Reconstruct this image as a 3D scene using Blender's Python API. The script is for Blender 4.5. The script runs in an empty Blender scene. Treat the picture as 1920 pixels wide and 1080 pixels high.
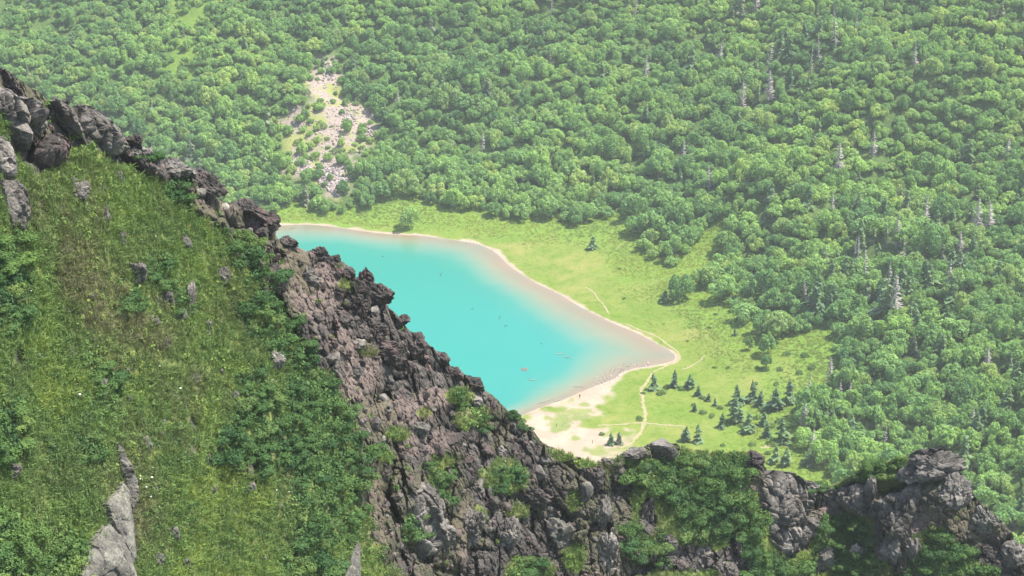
import bpy, bmesh, math, random
import numpy as np

sc = bpy.context.scene
R = math.radians
rng = np.random.default_rng(7)
random.seed(7)

# ------------------------------------------------------------------ camera, sky, sun, exposure
CAM_H, PITCH, FPX = 300.0, R(23.0), 3583.0
cam_d = bpy.data.cameras.new('camera')
cam = bpy.data.objects.new('camera', cam_d)
sc.collection.objects.link(cam)
cam.location = (0, 0, CAM_H)
cam.rotation_euler = (R(90) - PITCH, 0, 0)
cam_d.sensor_width = 36.0
cam_d.lens = 18.0 / (960.0 / FPX)
cam_d.clip_start = 1.0
cam_d.clip_end = 9000
sc.camera = cam

SUN_EL, SUN_AZ = R(62), R(78)
world = bpy.data.worlds.new('World')
sc.world = world
world.use_nodes = True
wn = world.node_tree
bg = wn.nodes['Background']
sky = wn.nodes.new('ShaderNodeTexSky')
sky.sky_type = 'NISHITA'
sky.sun_disc = False
sky.sun_elevation = SUN_EL
sky.sun_rotation = SUN_AZ
sky.air_density = 1.0
sky.dust_density = 2.0
wn.links.new(sky.outputs[0], bg.inputs[0])
bg.inputs[1].default_value = 0.13
sun_d = bpy.data.lights.new('sun', 'SUN')
sun_d.energy = 4.6
sun_d.angle = R(0.5)
sun_d.color = (1.0, 0.95, 0.86)
sun = bpy.data.objects.new('sun', sun_d)
sc.collection.objects.link(sun)
sun.rotation_euler = (R(90) - SUN_EL, 0, -SUN_AZ + R(180))
sun.rotation_mode = 'XYZ'
from mathutils import Vector
sdir = Vector((math.cos(SUN_EL) * math.sin(SUN_AZ), math.cos(SUN_EL) * math.cos(SUN_AZ), math.sin(SUN_EL)))
sun.rotation_mode = 'QUATERNION'
sun.rotation_quaternion = sdir.to_track_quat('Z', 'Y')
sc.view_settings.view_transform = 'Standard'
sc.view_settings.look = 'None'
sc.view_settings.gamma = 1.0
sc.view_settings.exposure = 1.5
sc.render.engine = 'CYCLES'
sc.cycles.max_bounces = 5
sc.cycles.diffuse_bounces = 3
sc.cycles.transmission_bounces = 3
sc.cycles.volume_bounces = 1
sc.cycles.transparent_max_bounces = 8
sc.cycles.use_denoising = True
sc.cycles.use_adaptive_sampling = False
sc.cycles.adaptive_threshold = 0.012
sc.cycles.sample_clamp_indirect = 4.0

# ------------------------------------------------------------------ helpers
def link(o):
    sc.collection.objects.link(o)
    return o

def mesh_np(name, V, faces, smooth=False):
    """faces: int array (m,k) or list of such arrays"""
    if not isinstance(faces, list):
        faces = [faces]
    V = np.ascontiguousarray(V, dtype=np.float32)
    me = bpy.data.meshes.new(name)
    me.vertices.add(len(V))
    me.vertices.foreach_set('co', V.ravel())
    idx = np.concatenate([f.ravel() for f in faces]).astype(np.int32)
    tot = np.concatenate([np.full(len(f), f.shape[1], np.int32) for f in faces])
    st = np.concatenate([[0], np.cumsum(tot)[:-1]]).astype(np.int32)
    me.loops.add(len(idx))
    me.loops.foreach_set('vertex_index', idx)
    me.polygons.add(len(tot))
    me.polygons.foreach_set('loop_start', st)
    me.polygons.foreach_set('use_smooth', np.full(len(tot), bool(smooth)))
    me.update(calc_edges=True)
    me.validate()
    return me

def obj_of(name, me, mat=None, parent=None, do_link=True):
    o = bpy.data.objects.new(name, me)
    if mat is not None and not me.materials:
        me.materials.append(mat)
    if parent is not None:
        o.parent = parent
    if do_link:
        link(o)
    return o

def tag(o, label, cat, group=None, kind=None):
    o['label'] = label
    o['category'] = cat
    if group:
        o['group'] = group
    if kind:
        o['kind'] = kind
    return o

def set_attr(me, name, arr, typ='FLOAT'):
    a = me.attributes.new(name, typ, 'POINT')
    key = {'FLOAT': 'value', 'INT': 'value', 'FLOAT_VECTOR': 'vector', 'FLOAT_COLOR': 'color'}[typ]
    a.data.foreach_set(key, np.ascontiguousarray(arr, dtype=np.int32 if typ == 'INT' else np.float32).ravel())

def sstep(a, b, x):
    t = np.clip((x - a) / (b - a), 0, 1)
    return t * t * (3 - 2 * t)

# --- noise
def hash3(ix, iy, iz, seed):
    h = (ix.astype(np.uint32) * np.uint32(374761393) + iy.astype(np.uint32) * np.uint32(668265263)
         + iz.astype(np.uint32) * np.uint32(2147483647) + np.uint32((seed * 974634777 + 12345) & 0xffffffff))
    h = (h ^ (h >> np.uint32(13))) * np.uint32(1274126177)
    h = (h ^ (h >> np.uint32(15))) * np.uint32(2246822519)
    h = h ^ (h >> np.uint32(16))
    return (h & np.uint32(0xffffff)).astype(np.float32) / np.float32(0xffffff)

def vnoise(P, scale, seed=0):
    Q = np.asarray(P, np.float32) / scale
    I = np.floor(Q).astype(np.int64)
    f = (Q - I).astype(np.float32)
    f = f * f * (3 - 2 * f)
    r = 0
    for dx in (0, 1):
        wx = f[:, 0] if dx else 1 - f[:, 0]
        for dy in (0, 1):
            wy = f[:, 1] if dy else 1 - f[:, 1]
            for dz in (0, 1):
                wz = f[:, 2] if dz else 1 - f[:, 2]
                r = r + wx * wy * wz * hash3(I[:, 0] + dx, I[:, 1] + dy, I[:, 2] + dz, seed)
    return r * 2 - 1

def fbm(P, scale, octv=4, seed=0, gain=0.5):
    r, a, s = 0, 1.0, 0.0
    for i in range(octv):
        r = r + a * vnoise(P, scale / 2 ** i, seed + i * 17)
        s += a
        a *= gain
    return r / s

def facet(P, scale, seed=0, tilt=1.0):
    """cellular blocks: a random height and a random tilted face per cell; second result is the crack distance"""
    Q = (np.asarray(P, np.float32) / scale)
    I = np.floor(Q).astype(np.int64)
    n = len(Q)
    d1 = np.full(n, 9, np.float32); d2 = np.full(n, 9, np.float32)
    val = np.zeros(n, np.float32)
    for dx in (-1, 0, 1):
        for dy in (-1, 0, 1):
            for dz in (-1, 0, 1):
                cx, cy, cz = I[:, 0] + dx, I[:, 1] + dy, I[:, 2] + dz
                h1, h2, h3 = hash3(cx, cy, cz, seed), hash3(cx, cy, cz, seed + 1), hash3(cx, cy, cz, seed + 2)
                ex, ey, ez = Q[:, 0] - cx - h1, Q[:, 1] - cy - h2, Q[:, 2] - cz - h3
                d = np.sqrt(ex * ex + ey * ey + ez * ez)
                near = d < d1
                d2 = np.where(near, d1, np.minimum(d2, d))
                d1 = np.where(near, d, d1)
                g = hash3(cx, cy, cz, seed + 3)
                v = (g * 2 - 1) * 0.6 + tilt * ((h2 - .5) * 2 * ex + (h3 - .5) * 2 * ey + (h1 - .5) * 2 * ez)
                val = np.where(near, v, val)
    return val, d2 - d1

# --- pixels of the 1920 x 1080 photograph and rays
cp, sp_ = math.cos(PITCH), math.sin(PITCH)
def ray(px, py):
    px = np.asarray(px, np.float64); py = np.asarray(py, np.float64)
    a = (px - 960) / FPX; b = (540 - py) / FPX
    return np.stack([a, cp + b * sp_, -sp_ + b * cp], -1)

def flat_hit(px, py, z=0.0):
    d = ray(px, py)
    t = (z - CAM_H) / d[..., 2]
    return d * t[..., None] + np.array([0, 0, CAM_H])

def at_y(px, py, y):
    d = ray(px, py)
    t = np.asarray(y) / d[..., 1]
    return d * t[..., None] + np.array([0, 0, CAM_H])

def to_px(P):
    P = np.asarray(P, np.float64)
    v = P - np.array([0, 0, CAM_H])
    f = v[:, 1] * cp - v[:, 2] * sp_
    u = v[:, 1] * sp_ + v[:, 2] * cp
    return 960 + FPX * v[:, 0] / f, 540 - FPX * u / f, f

def seg_dist(P, poly, closed=True):
    P = np.asarray(P, np.float32)
    poly = np.asarray(poly, np.float32)
    B = np.roll(poly, -1, 0) if closed else poly[1:]
    A = poly if closed else poly[:-1]
    best = np.full(len(P), 1e9, np.float32)
    for a, b in zip(A, B):
        ab = b - a
        t = np.clip(((P - a) @ ab) / max(float(ab @ ab), 1e-9), 0, 1)
        q = P - a - t[:, None] * ab
        best = np.minimum(best, (q * q).sum(1))
    return np.sqrt(best)

def inside(P, poly):
    P = np.asarray(P, np.float32); poly = np.asarray(poly, np.float32)
    r = np.zeros(len(P), bool)
    x, y = P[:, 0], P[:, 1]
    for (x1, y1), (x2, y2) in zip(poly, np.roll(poly, -1, 0)):
        if y1 == y2:
            continue
        c = ((y1 > y) != (y2 > y)) & (x < (x2 - x1) * (y - y1) / (y2 - y1) + x1)
        r ^= c
    return r

def sdf(P, poly):            # negative inside
    d = seg_dist(P, poly)
    return np.where(inside(P, poly), -d, d)

def smooth_poly(pts, n=2):
    p = np.asarray(pts, float)
    for _ in range(n):
        q = np.roll(p, -1, 0)
        p = np.stack([p * .75 + q * .25, p * .25 + q * .75], 1).reshape(-1, 2)
    return p

def poisson_px(poly, dist, gen, tries=4000, ydist=None):
    poly = np.asarray(poly, float)
    lo, hi = poly.min(0), poly.max(0)
    c = gen.uniform(lo, hi, (tries, 2))
    c = c[inside(c, poly)]
    out = []
    yd = ydist or dist
    for p in c:
        if all(((p[0] - q[0]) / dist) ** 2 + ((p[1] - q[1]) / yd) ** 2 > 1 for q in out[-400:]):
            out.append(p)
    return out

# --- node helpers
def new_mat(name):
    m = bpy.data.materials.new(name)
    m.use_nodes = True
    m.node_tree.nodes.clear()
    return m

class NT:
    def __init__(s, m):
        s.t = m.node_tree
    def n(s, typ, **kw):
        nd = s.t.nodes.new(typ)
        for k, v in kw.items():
            setattr(nd, k, v)
        return nd
    def l(s, a, b):
        s.t.links.new(a, b)
    def val(s, sock, v):
        if hasattr(v, 'is_linked') or isinstance(v, bpy.types.NodeSocket):
            s.l(v, sock)
        else:
            sock.default_value = v if not isinstance(v, tuple) or len(v) != 3 or sock.type != 'RGBA' else (*v, 1)
    def mix(s, f, a, b, mode='MIX'):
        nd = s.n('ShaderNodeMix', data_type='RGBA', blend_type=mode)
        s.val(nd.inputs[0], f); s.val(nd.inputs[6], a); s.val(nd.inputs[7], b)
        return nd.outputs[2]
    def math(s, op, a, b=0.0, clamp=False):
        nd = s.n('ShaderNodeMath', operation=op, use_clamp=clamp)
        s.val(nd.inputs[0], a); s.val(nd.inputs[1], b)
        return nd.outputs[0]
    def noise(s, vec, scale, detail=4, rough=.55, dist=0.0):
        nd = s.n('ShaderNodeTexNoise')
        s.l(vec, nd.inputs['Vector'])
        nd.inputs['Scale'].default_value = scale; nd.inputs['Detail'].default_value = detail
        nd.inputs['Roughness'].default_value = rough; nd.inputs['Distortion'].default_value = dist
        return nd.outputs['Fac']
    def ramp(s, f, a, b):        # linear step a..b -> 0..1
        nd = s.n('ShaderNodeMapRange', interpolation_type='SMOOTHSTEP')
        s.val(nd.inputs[0], f)
        nd.inputs[1].default_value = a; nd.inputs[2].default_value = b
        return nd.outputs[0]
    def attr(s, name, typ='GEOMETRY'):
        return s.n('ShaderNodeAttribute', attribute_name=name, attribute_type=typ)
    def pos(s):
        return s.n('ShaderNodeNewGeometry').outputs['Position']
    def objco(s):
        return s.n('ShaderNodeTexCoord').outputs['Object']
    def rand(s):
        return s.n('ShaderNodeObjectInfo').outputs['Random']
    def bump(s, h, strength, dist):
        nd = s.n('ShaderNodeBump')
        nd.inputs['Strength'].default_value = strength; nd.inputs['Distance'].default_value = dist
        s.l(h, nd.inputs['Height'])
        return nd.outputs[0]
    def diffuse_out(s, col, normal=None, rough=0.9, spec=0.15):
        b = s.n('ShaderNodeBsdfPrincipled')
        s.val(b.inputs['Base Color'], col)
        b.inputs['Roughness'].default_value = rough
        b.inputs['Specular IOR Level'].default_value = spec
        if normal is not None:
            s.l(normal, b.inputs['Normal'])
        o = s.n('ShaderNodeOutputMaterial')
        s.l(b.outputs[0], o.inputs[0])
        return b
    def leaf_out(s, col, trans=0.3, tcol=(1.25, 1.25, .55)):
        d = s.n('ShaderNodeBsdfDiffuse'); s.val(d.inputs[0], col)
        t = s.n('ShaderNodeBsdfTranslucent')
        s.val(t.inputs[0], s.mix(1.0, col, tcol, 'MULTIPLY'))
        m = s.n('ShaderNodeMixShader'); m.inputs[0].default_value = trans
        s.l(d.outputs[0], m.inputs[1]); s.l(t.outputs[0], m.inputs[2])
        o = s.n('ShaderNodeOutputMaterial'); s.l(m.outputs[0], o.inputs[0])

# ------------------------------------------------------------------ materials
def leaf_mat(name, a, b, c=None, trans=.3, nscale=.12, inst=False):
    """leaf colour drifting from plant to plant (a..b) with odd ones towards c"""
    m = new_mat(name); t = NT(m)
    r = t.rand()
    col = t.mix(r, a, b)
    if c is not None:
        r2 = t.math('FRACT', t.math('MULTIPLY', r, 17.31))
        col = t.mix(t.math('MULTIPLY', t.ramp(r2, .72, 1.0), .75), col, c)
    nz = t.noise(t.pos(), nscale, 3)
    v = t.ramp(nz, .3, .7)
    col = t.mix(t.math('MULTIPLY', v, .5), col, t.mix(1.0, col, (1.35, 1.3, 1.0), 'MULTIPLY'))
    lf = t.noise(t.pos(), .016, 3, .5)
    col = t.mix(1.0, col, t.mix(t.ramp(lf, .36, .64), (.80, .86, .92), (1.12, 1.09, 1.0)), 'MULTIPLY')
    t.leaf_out(col, trans)
    return m

M_BROAD = leaf_mat('broadleaf foliage', (.115, .215, .088), (.23, .36, .13), (.28, .36, .135), .42)
M_CONIF = leaf_mat('conifer needles', (.10, .165, .09), (.15, .225, .12), (.21, .21, .16), .38)
M_SHRUB = leaf_mat('shrub leaves', (.05, .098, .04), (.09, .15, .05), (.14, .19, .065), .3, .5)
M_MEADOW = leaf_mat('meadow plants', (0.1228, 0.1806, 0.0361), (0.1590, 0.2095, 0.0470), (0.1806, 0.1878, 0.0650), .35, .08)
M_MEADOWBUSH = leaf_mat('meadow bush leaves', (.10, .17, .06), (.15, .22, .08), None, .3)

def m_simple(name, a, b, scale=2.0, rough=.9, bump=.0):
    m = new_mat(name); t = NT(m)
    nz = t.noise(t.objco(), scale, 5)
    t.diffuse_out(t.mix(t.ramp(nz, .3, .7), a, b), t.bump(nz, bump, .1) if bump else None, rough)
    return m
M_BARK = m_simple('bark', (.09, .075, .06), (.22, .20, .17))
M_DEAD = m_simple('weathered dead wood', (.22, .20, .19), (.36, .33, .30), 1.5)
M_DRIFT = m_simple('bleached driftwood', (.22, .195, .155), (.32, .29, .24), 1.5)
M_DARKWOOD = m_simple('wet dark wood', (.03, .028, .025), (.07, .06, .05), 3)
M_FLOWER = m_simple('white petals', (.7, .7, .62), (.85, .85, .8), 9)
M_SKIN = m_simple('skin', (.42, .27, .2), (.45, .3, .22), 9)
M_CLOTH = m_simple('dark clothing', (.035, .035, .05), (.06, .05, .07), 9)
M_HAIR = m_simple('dark hair', (.02, .015, .012), (.03, .025, .02), 20)
M_PACK = m_simple('backpack cloth', (.10, .05, .05), (.14, .07, .06), 9)

def rock_color(t, P, dark, mid, lichen, red=None, redf=None, s=1.0):
    n1 = t.noise(P, .55 * s, 6, .62, .3)
    n2 = t.noise(P, 3.2 * s, 5, .65)
    n3 = t.noise(P, 1.3 * s, 6, .7, .5)
    col = t.mix(t.ramp(n1, .32, .68), dark, mid)
    col = t.mix(t.math('MULTIPLY', t.ramp(n2, .45, .75), .8), col, t.mix(1.0, col, (2.0, 1.92, 1.82), 'MULTIPLY'))
    col = t.mix(t.math('MULTIPLY', t.ramp(t.noise(P, 5.5 * s, 4, .7, .8), .52, .40), .65), col, t.mix(1.0, col, (.42, .40, .39), 'MULTIPLY'))
    if red is not None:
        col = t.mix(redf, col, t.mix(t.ramp(n2, .35, .7), red, t.mix(1.0, red, (1.7, 1.65, 1.6), 'MULTIPLY')))
    col = t.mix(t.math('MULTIPLY', t.ramp(n3, .60, .72), .7), col, lichen)
    h = t.math('ADD', t.math('MULTIPLY', n1, .6), t.math('ADD', t.math('MULTIPLY', n2, .3), t.math('MULTIPLY', t.noise(P, 9 * s, 4, .7), .12)))
    return col, h

def rock_mat(name, dark, mid, lichen, s=1.0, red=None):
    m = new_mat(name); t = NT(m)
    r = t.rand()
    P0 = t.objco()
    mp = t.n('ShaderNodeVectorMath', operation='ADD')
    t.l(t.pos(), mp.inputs[0]); t.l(r, mp.inputs[1])
    P = mp.outputs[0]
    col, h = rock_color(t, P, dark, mid, lichen, s=s)
    if red is not None:
        col = t.mix(t.math('MULTIPLY', t.ramp(t.noise(P, .5 * s, 3), .5, .62), .7), col, red)
    col = t.mix(1.0, col, t.mix(r, (.8, .8, .8), (1.2, 1.2, 1.2)), 'MULTIPLY')
    t.diffuse_out(col, t.bump(h, .9, .25 / s), .9)
    return m
LICHEN = (.24, .24, .18)
M_LAVA = rock_mat('dark lava rock', (.024, .021, .020), (.062, .054, .050), (.135, .128, .098), 1.2, (.085, .058, .054))
M_GREY = rock_mat('grey andesite', (.046, .042, .038), (.138, .127, .114), (.18, .172, .128), 1.0)
M_PALE = rock_mat('lichened pale rock', (.058, .055, .05), (.12, .116, .10), (.20, .205, .12), 1.4)
M_TALUS = rock_mat('pinkish talus rock', (.17, .14, .135), (.30, .255, .24), (.36, .33, .30), .6)
M_SCREE = rock_mat('reddish scree', (.05, .039, .038), (.115, .084, .080), (.19, .175, .15), 2.0)

# ------------------------------------------------------------------ valley terrain
LAKE_PX = [(440, 440), (480, 425), (525, 423), (570, 420), (620, 424), (660, 430), (700, 436), (745, 440), (790, 441), (830, 447), (862, 451),
           (890, 456), (920, 466), (938, 480), (952, 496), (980, 515), (1010, 533), (1050, 551), (1080, 571), (1110, 586), (1140, 601),
           (1165, 612), (1195, 624), (1225, 640), (1250, 654), (1268, 665), (1266, 676), (1238, 684), (1205, 688), (1180, 693), (1160, 702),
           (1150, 712), (1122, 722), (1090, 735), (1062, 748), (1020, 762), (985, 776), (940, 800), (860, 800), (740, 740), (600, 620), (480, 520)]
DEEP_PX = [(440, 462), (530, 460), (600, 461), (680, 470), (750, 476), (800, 488), (850, 510), (905, 545), (960, 580), (1010, 612), (1050, 640), (1068, 668),
           (1048, 690), (1022, 708), (988, 727), (962, 742), (920, 770), (740, 720), (600, 610), (480, 510)]
MEADOW_PX = [(420, 418), (500, 408), (560, 402), (640, 410), (690, 410), (720, 398), (760, 386), (800, 400), (860, 410), (900, 410), (935, 420),
             (985, 428), (1010, 426), (1040, 418), (1070, 434), (1110, 438), (1150, 424), (1172, 420), (1184, 455), (1202, 492), (1235, 515), (1262, 520),
             (1292, 496), (1320, 480), (1352, 480), (1347, 510), (1325, 540), (1312, 560), (1345, 572), (1362, 600), (1385, 622), (1415, 642), (1422, 664),
             (1480, 662), (1540, 652), (1556, 690), (1550, 726), (1586, 742), (1556, 754), (1530, 772), (1508, 800), (1500, 840), (1496, 866), (1530, 900), (1570, 925), (1560, 1060),
             (1100, 1000), (900, 900), (740, 800), (560, 640), (420, 500)]
TALUS_PX = [(598, 108), (625, 118), (640, 150), (628, 172), (655, 180), (690, 203), (714, 240), (696, 268), (662, 290), (644, 300), (668, 312), (650, 350), (625, 364),
            (596, 345), (600, 322), (560, 326), (538, 316), (542, 288), (536, 250), (518, 232), (545, 208), (578, 204), (592, 185), (572, 152), (582, 135)]
CLEAR1 = [(310, -40), (410, -40), (390, 60), (390, 110), (355, 165), (310, 160), (270, 190), (300, 130), (320, 80)]
CLEAR2 = [(925, 158), (940, 140), (975, 150), (950, 168)]
lake = smooth_poly(flat_hit(*np.array(LAKE_PX).T)[:, :2], 2)
deep = smooth_poly(flat_hit(*np.array(DEEP_PX).T)[:, :2], 2)
meadow = flat_hit(*np.array(MEADOW_PX).T)[:, :2]
basin = meadow

def softplus(x, k):
    return np.where(x > 8 * k, x, k * np.log1p(np.exp(np.clip(x / k, -30, 8))))

def ground_z(x, y, sdl=None):
    x = np.asarray(x, np.float64); y = np.asarray(y, np.float64)
    XY = np.stack([x, y], 1)
    if sdl is None:
        sdl = sdf(XY, lake)
    P3 = np.stack([x, y, 0 * x], 1)
    z = np.where(sdl < 0, np.maximum(sdl * .08, -2.5), .05 + .45 * (1 - np.exp(-np.maximum(sdl, 0) / 8)) + np.clip(sdl, 0, 60) * .012)
    back = softplus(y - (792 - .10 * x) - 6 * np.sin(x / 45), 14)
    right = softplus((x - 88) * .86 + (y - 600) * .28, 12)
    land = sstep(0, 22, sdl)
    back = back * land; right = right * land
    far = sstep(10, 60, np.maximum(back, right * .9))
    z = z + back * .33 + right * .22
    z = z + far * (fbm(P3, 70, 3, 3) * 12 + fbm(P3, 26, 2, 9) * 4.5)
    # spur running down from the upper right
    d = seg_dist(XY, flat_spur, closed=False)
    z = z + 17 * np.exp(-(d / 26) ** 2) * far
    z = np.where(z > 200, 200 + 90 * (1 - np.exp(-(z - 200) / 90)), z)
    z = z + np.where(sdl > 0, fbm(P3, 6, 2, 21) * .18 * sstep(3, 25, sdl), 0)
    return z
flat_spur = np.array([(330, 900), (230, 850), (150, 790), (108, 745)], np.float32)

_T = np.linspace(520, 1500, 500)
def ground_hit(px, py):
    px = np.atleast_1d(np.asarray(px, float)); py = np.atleast_1d(np.asarray(py, float))
    d = ray(px, py)
    out = np.zeros((len(px), 3))
    for i in range(len(px)):
        p = d[i][None] * _T[:, None] + np.array([0, 0, CAM_H])
        dz = p[:, 2] - ground_z(p[:, 0], p[:, 1])
        k = np.argmax(dz < 0)
        a = dz[k - 1] / (dz[k - 1] - dz[k])
        out[i] = p[k - 1] * (1 - a) + p[k] * a
    return out

def graded(breaks):
    out = []
    for a, b, s in breaks:
        out.append(np.arange(a, b, s))
    return np.concatenate(out + [[breaks[-1][1]]])
gx = graded([(-1500, -400, 60), (-400, -170, 6), (-170, 150, .65), (150, 260, 3), (260, 420, 8), (420, 1500, 60)])
gy = graded([(-900, 300, 60), (300, 490, 8), (490, 800, .75), (800, 1000, 2.0), (1000, 1300, 8), (1300, 3000, 60)])
GX, GY = np.meshgrid(gx, gy)
nx, ny = len(gx), len(gy)
XY = np.stack([GX.ravel(), GY.ravel()], 1)
SDL = sdf(XY, lake)
GZ = ground_z(XY[:, 0], XY[:, 1], SDL)
P3 = np.column_stack([XY, GZ])
ii = np.arange(nx * ny).reshape(ny, nx)
F = np.stack([ii[:-1, :-1], ii[:-1, 1:], ii[1:, 1:], ii[1:, :-1]], -1).reshape(-1, 4)
g_me = mesh_np('ground', P3, F, True)
PXg, PYg, FD = to_px(P3)
vis = (FD > 100) & (PXg > -400) & (PXg < 2400)
Pp = np.stack([PXg, PYg], 1)
Pp[~vis] = (-5000, -5000)
BEACH_PX = [(960, 800), (1000, 764), (1062, 750), (1120, 722), (1150, 708), (1160, 714), (1148, 735), (1118, 755), (1112, 790), (1170, 800), (1205, 806), (1180, 845), (1130, 870), (1040, 860)]
nzA = fbm(np.column_stack([XY, 0 * GZ]), 9, 4, 31)
nzB = fbm(np.column_stack([XY, 0 * GZ]), 3.0, 3, 37)
rim = sstep(1.7, .4, SDL + nzB * 1.0 + 2.4 * nzA)
bsd = sdf(Pp, BEACH_PX)
pb = np.full(len(Pp), 9.0)
for bx, by, brx, bry in ((1048, 792, 26, 18), (1085, 772, 26, 6), (1078, 785, 16, 5), (1104, 786, 22, 6), (1120, 846, 22, 9), (1098, 757, 10, 4), (1080, 822, 10, 4), (1150, 815, 22, 7), (1095, 800, 8, 3)):
    pb = np.minimum(pb, np.hypot((Pp[:, 0] - bx) / brx, (Pp[:, 1] - by) / bry))
beach = sstep(10, -14, bsd + nzA * 34 + nzB * 16) * (.25 + .75 * sstep(.7, 1.25, pb + nzB * .9))
sand = np.maximum(rim, beach)
sand = np.where(SDL < 0, 1, sand)
mead_sd = sdf(XY, meadow)
lush = sstep(-26, -4, mead_sd + nzA * 16)
lush = np.maximum(lush, sstep(900, 500, 0 * PYg + 600) * 0)
dryp = sstep(.05, .5, fbm(np.column_stack([XY, 0 * GZ]), 22, 3, 41))
tsd = sdf(Pp, TALUS_PX)
talus = sstep(20, -6, tsd + 14 * nzB + 10 * nzA)
floor = sstep(2, 9, mead_sd + nzB * 2) * (1 - .8 * sstep(12, -20, sdf(Pp, CLEAR1)))
set_attr(g_me, 'floor', floor)
set_attr(g_me, 'zone', np.stack([sand, lush, talus, dryp], 1), 'FLOAT_COLOR')

m = new_mat('valley ground'); t = NT(m)
P = t.pos()
z = t.attr('zone')
sep = t.n('ShaderNodeSeparateColor'); t.l(z.outputs['Color'], sep.inputs[0])
n_f = t.noise(P, .9, 5, .65); n_m = t.noise(P, .13, 4, .6); n_l = t.noise(P, .035, 3, .5)
mead = t.mix(t.ramp(n_m, .35, .65), (0.1246, 0.1542, 0.0361), (0.1542, 0.1706, 0.0492))
n_d = t.noise(P, .42, 5, .7, .4)
mead = t.mix(t.math('MULTIPLY', t.ramp(n_d, .52, .66), .5), mead, (0.1720, 0.1600, 0.0760))
mead = t.mix(t.math('MULTIPLY', t.ramp(n_d, .50, .36), .8), mead, t.mix(1.0, mead, (.62, .80, .6), 'MULTIPLY'))
mead = t.mix(t.math('MULTIPLY', t.ramp(n_l, .42, .62), .55), mead, t.mix(1.0, mead, (.74, .93, .62), 'MULTIPLY'))
mead = t.mix(t.math('MULTIPLY', t.ramp(t.noise(P, 2.6, 4, .7), .5, .72), .35), mead, t.mix(1.0, mead, (.66, .72, .6), 'MULTIPLY'))
mead = t.mix(t.math('MULTIPLY', z.outputs['Alpha'], t.ramp(n_m, .3, .7)), mead, (0.1902, 0.1738, 0.0689))
mead = t.mix(t.math('MULTIPLY', t.ramp(n_f, .55, .75), .35), mead, (0.0853, 0.1246, 0.0275))
lsh = t.mix(t.ramp(n_f, .35, .65), (0.0918, 0.1443, 0.0262), (0.1312, 0.1837, 0.0361))
mead = t.mix(1.0, mead, (.80, .90, .66), 'MULTIPLY')
lsh = t.mix(1.0, lsh, (.84, .92, .80), 'MULTIPLY')
col = t.mix(sep.outputs[1], mead, lsh)
col = t.mix(t.attr('floor').outputs['Fac'], col, t.mix(t.ramp(n_f, .4, .7), (0.0394, 0.0656, 0.0197), (0.0722, 0.1115, 0.0295)))
snd = t.mix(t.ramp(n_m, .3, .7), (0.2230, 0.1738, 0.1312), (0.2624, 0.2132, 0.1640))
snd = t.mix(t.math('MULTIPLY', t.ramp(n_f, .56, .74), .5), snd, (0.1706, 0.1312, 0.1017))
col = t.mix(sep.outputs[0], col, snd)
tal = t.mix(t.ramp(n_f, .4, .62), (0.2230, 0.1837, 0.1509), (0.1574, 0.1279, 0.1115))
tal = t.mix(t.ramp(t.noise(P, .09, 3), .48, .6), tal, (0.1574, 0.1706, 0.0558))
col = t.mix(sep.outputs[2], col, tal)
t.diffuse_out(col, t.bump(n_f, .5, .4), .95, .05)
ground = tag(obj_of('ground', g_me, m), 'valley floor of yellow green meadow, sandy shore and forested slopes', 'ground', None, 'structure')

# ------------------------------------------------------------------ lake
lo, hi = lake.min(0) - 6, lake.max(0) + 6
wx = np.arange(lo[0], hi[0], 1.0); wy = np.arange(lo[1], hi[1], 1.0)
WX, WY = np.meshgrid(wx, wy)
W = np.stack([WX.ravel(), WY.ravel()], 1)
ws = sdf(W, lake); wd = sdf(W, deep)
keep = ws < 3
tdep = np.where(wd < 0, 1 + np.clip(-wd / 30, 0, 1), np.clip(-ws, 0, None) / (np.clip(-ws, 0, None) + np.maximum(wd, 1e-3)))
W3 = np.column_stack([W, 0 * ws])
tdep = np.clip(tdep + fbm(W3 * np.array([1, 1, 1]), 24, 4, 77) * .22 * np.clip(tdep * 1.4, 0, 1) * (tdep < 1.6), 0, 2)
k = np.full(len(W), -1); k[keep] = np.arange(keep.sum())
ji = np.arange(len(W)).reshape(len(wy), len(wx))
Fw = np.stack([ji[:-1, :-1], ji[:-1, 1:], ji[1:, 1:], ji[1:, :-1]], -1).reshape(-1, 4)
Fw = k[Fw]; Fw = Fw[(Fw >= 0).all(1)]
w_me = mesh_np('lake_water', W3[keep], Fw, True)
set_attr(w_me, 'shoal', tdep[keep])
m = new_mat('milky turquoise water'); t = NT(m)
dp = t.attr('shoal').outputs['Fac']
P = t.pos()
nl = t.noise(P, .03, 4, .55, .6)
cr = t.n('ShaderNodeValToRGB')
t.l(t.math('MULTIPLY', dp, .5), cr.inputs[0])
e = cr.color_ramp.elements
e[0].position = 0; e[0].color = (.155, .120, .084, 1)
e[1].position = 1; e[1].color = (.012, .148, .118, 1)
for p_, c_ in ((.06, (.140, .114, .074)), (.15, (.126, .135, .086)), (.25, (.092, .145, .10)), (.35, (.056, .150, .115)), (.44, (.025, .146, .116)), (.60, (.015, .148, .122))):
    q = e.new(p_); q.color = (*c_, 1)
st_ = t.n('ShaderNodeMapping'); t.l(P, st_.inputs[0]); st_.inputs[2].default_value = (0, 0, .6); st_.inputs[3].default_value = (.012, .05, 1)
ns = t.noise(st_.outputs[0], 1.0, 5, .6, .8)
col = t.mix(t.math('MULTIPLY', t.ramp(nl, .45, .7), .22), cr.outputs[0], (.011, .135, .115))
col = t.mix(t.math('MULTIPLY', t.ramp(ns, .52, .70), .22), col, t.mix(1.0, col, (1.5, 1.12, 1.0), 'MULTIPLY'))
yy = t.n('ShaderNodeSeparateXYZ'); t.l(P, yy.inputs[0])
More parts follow.
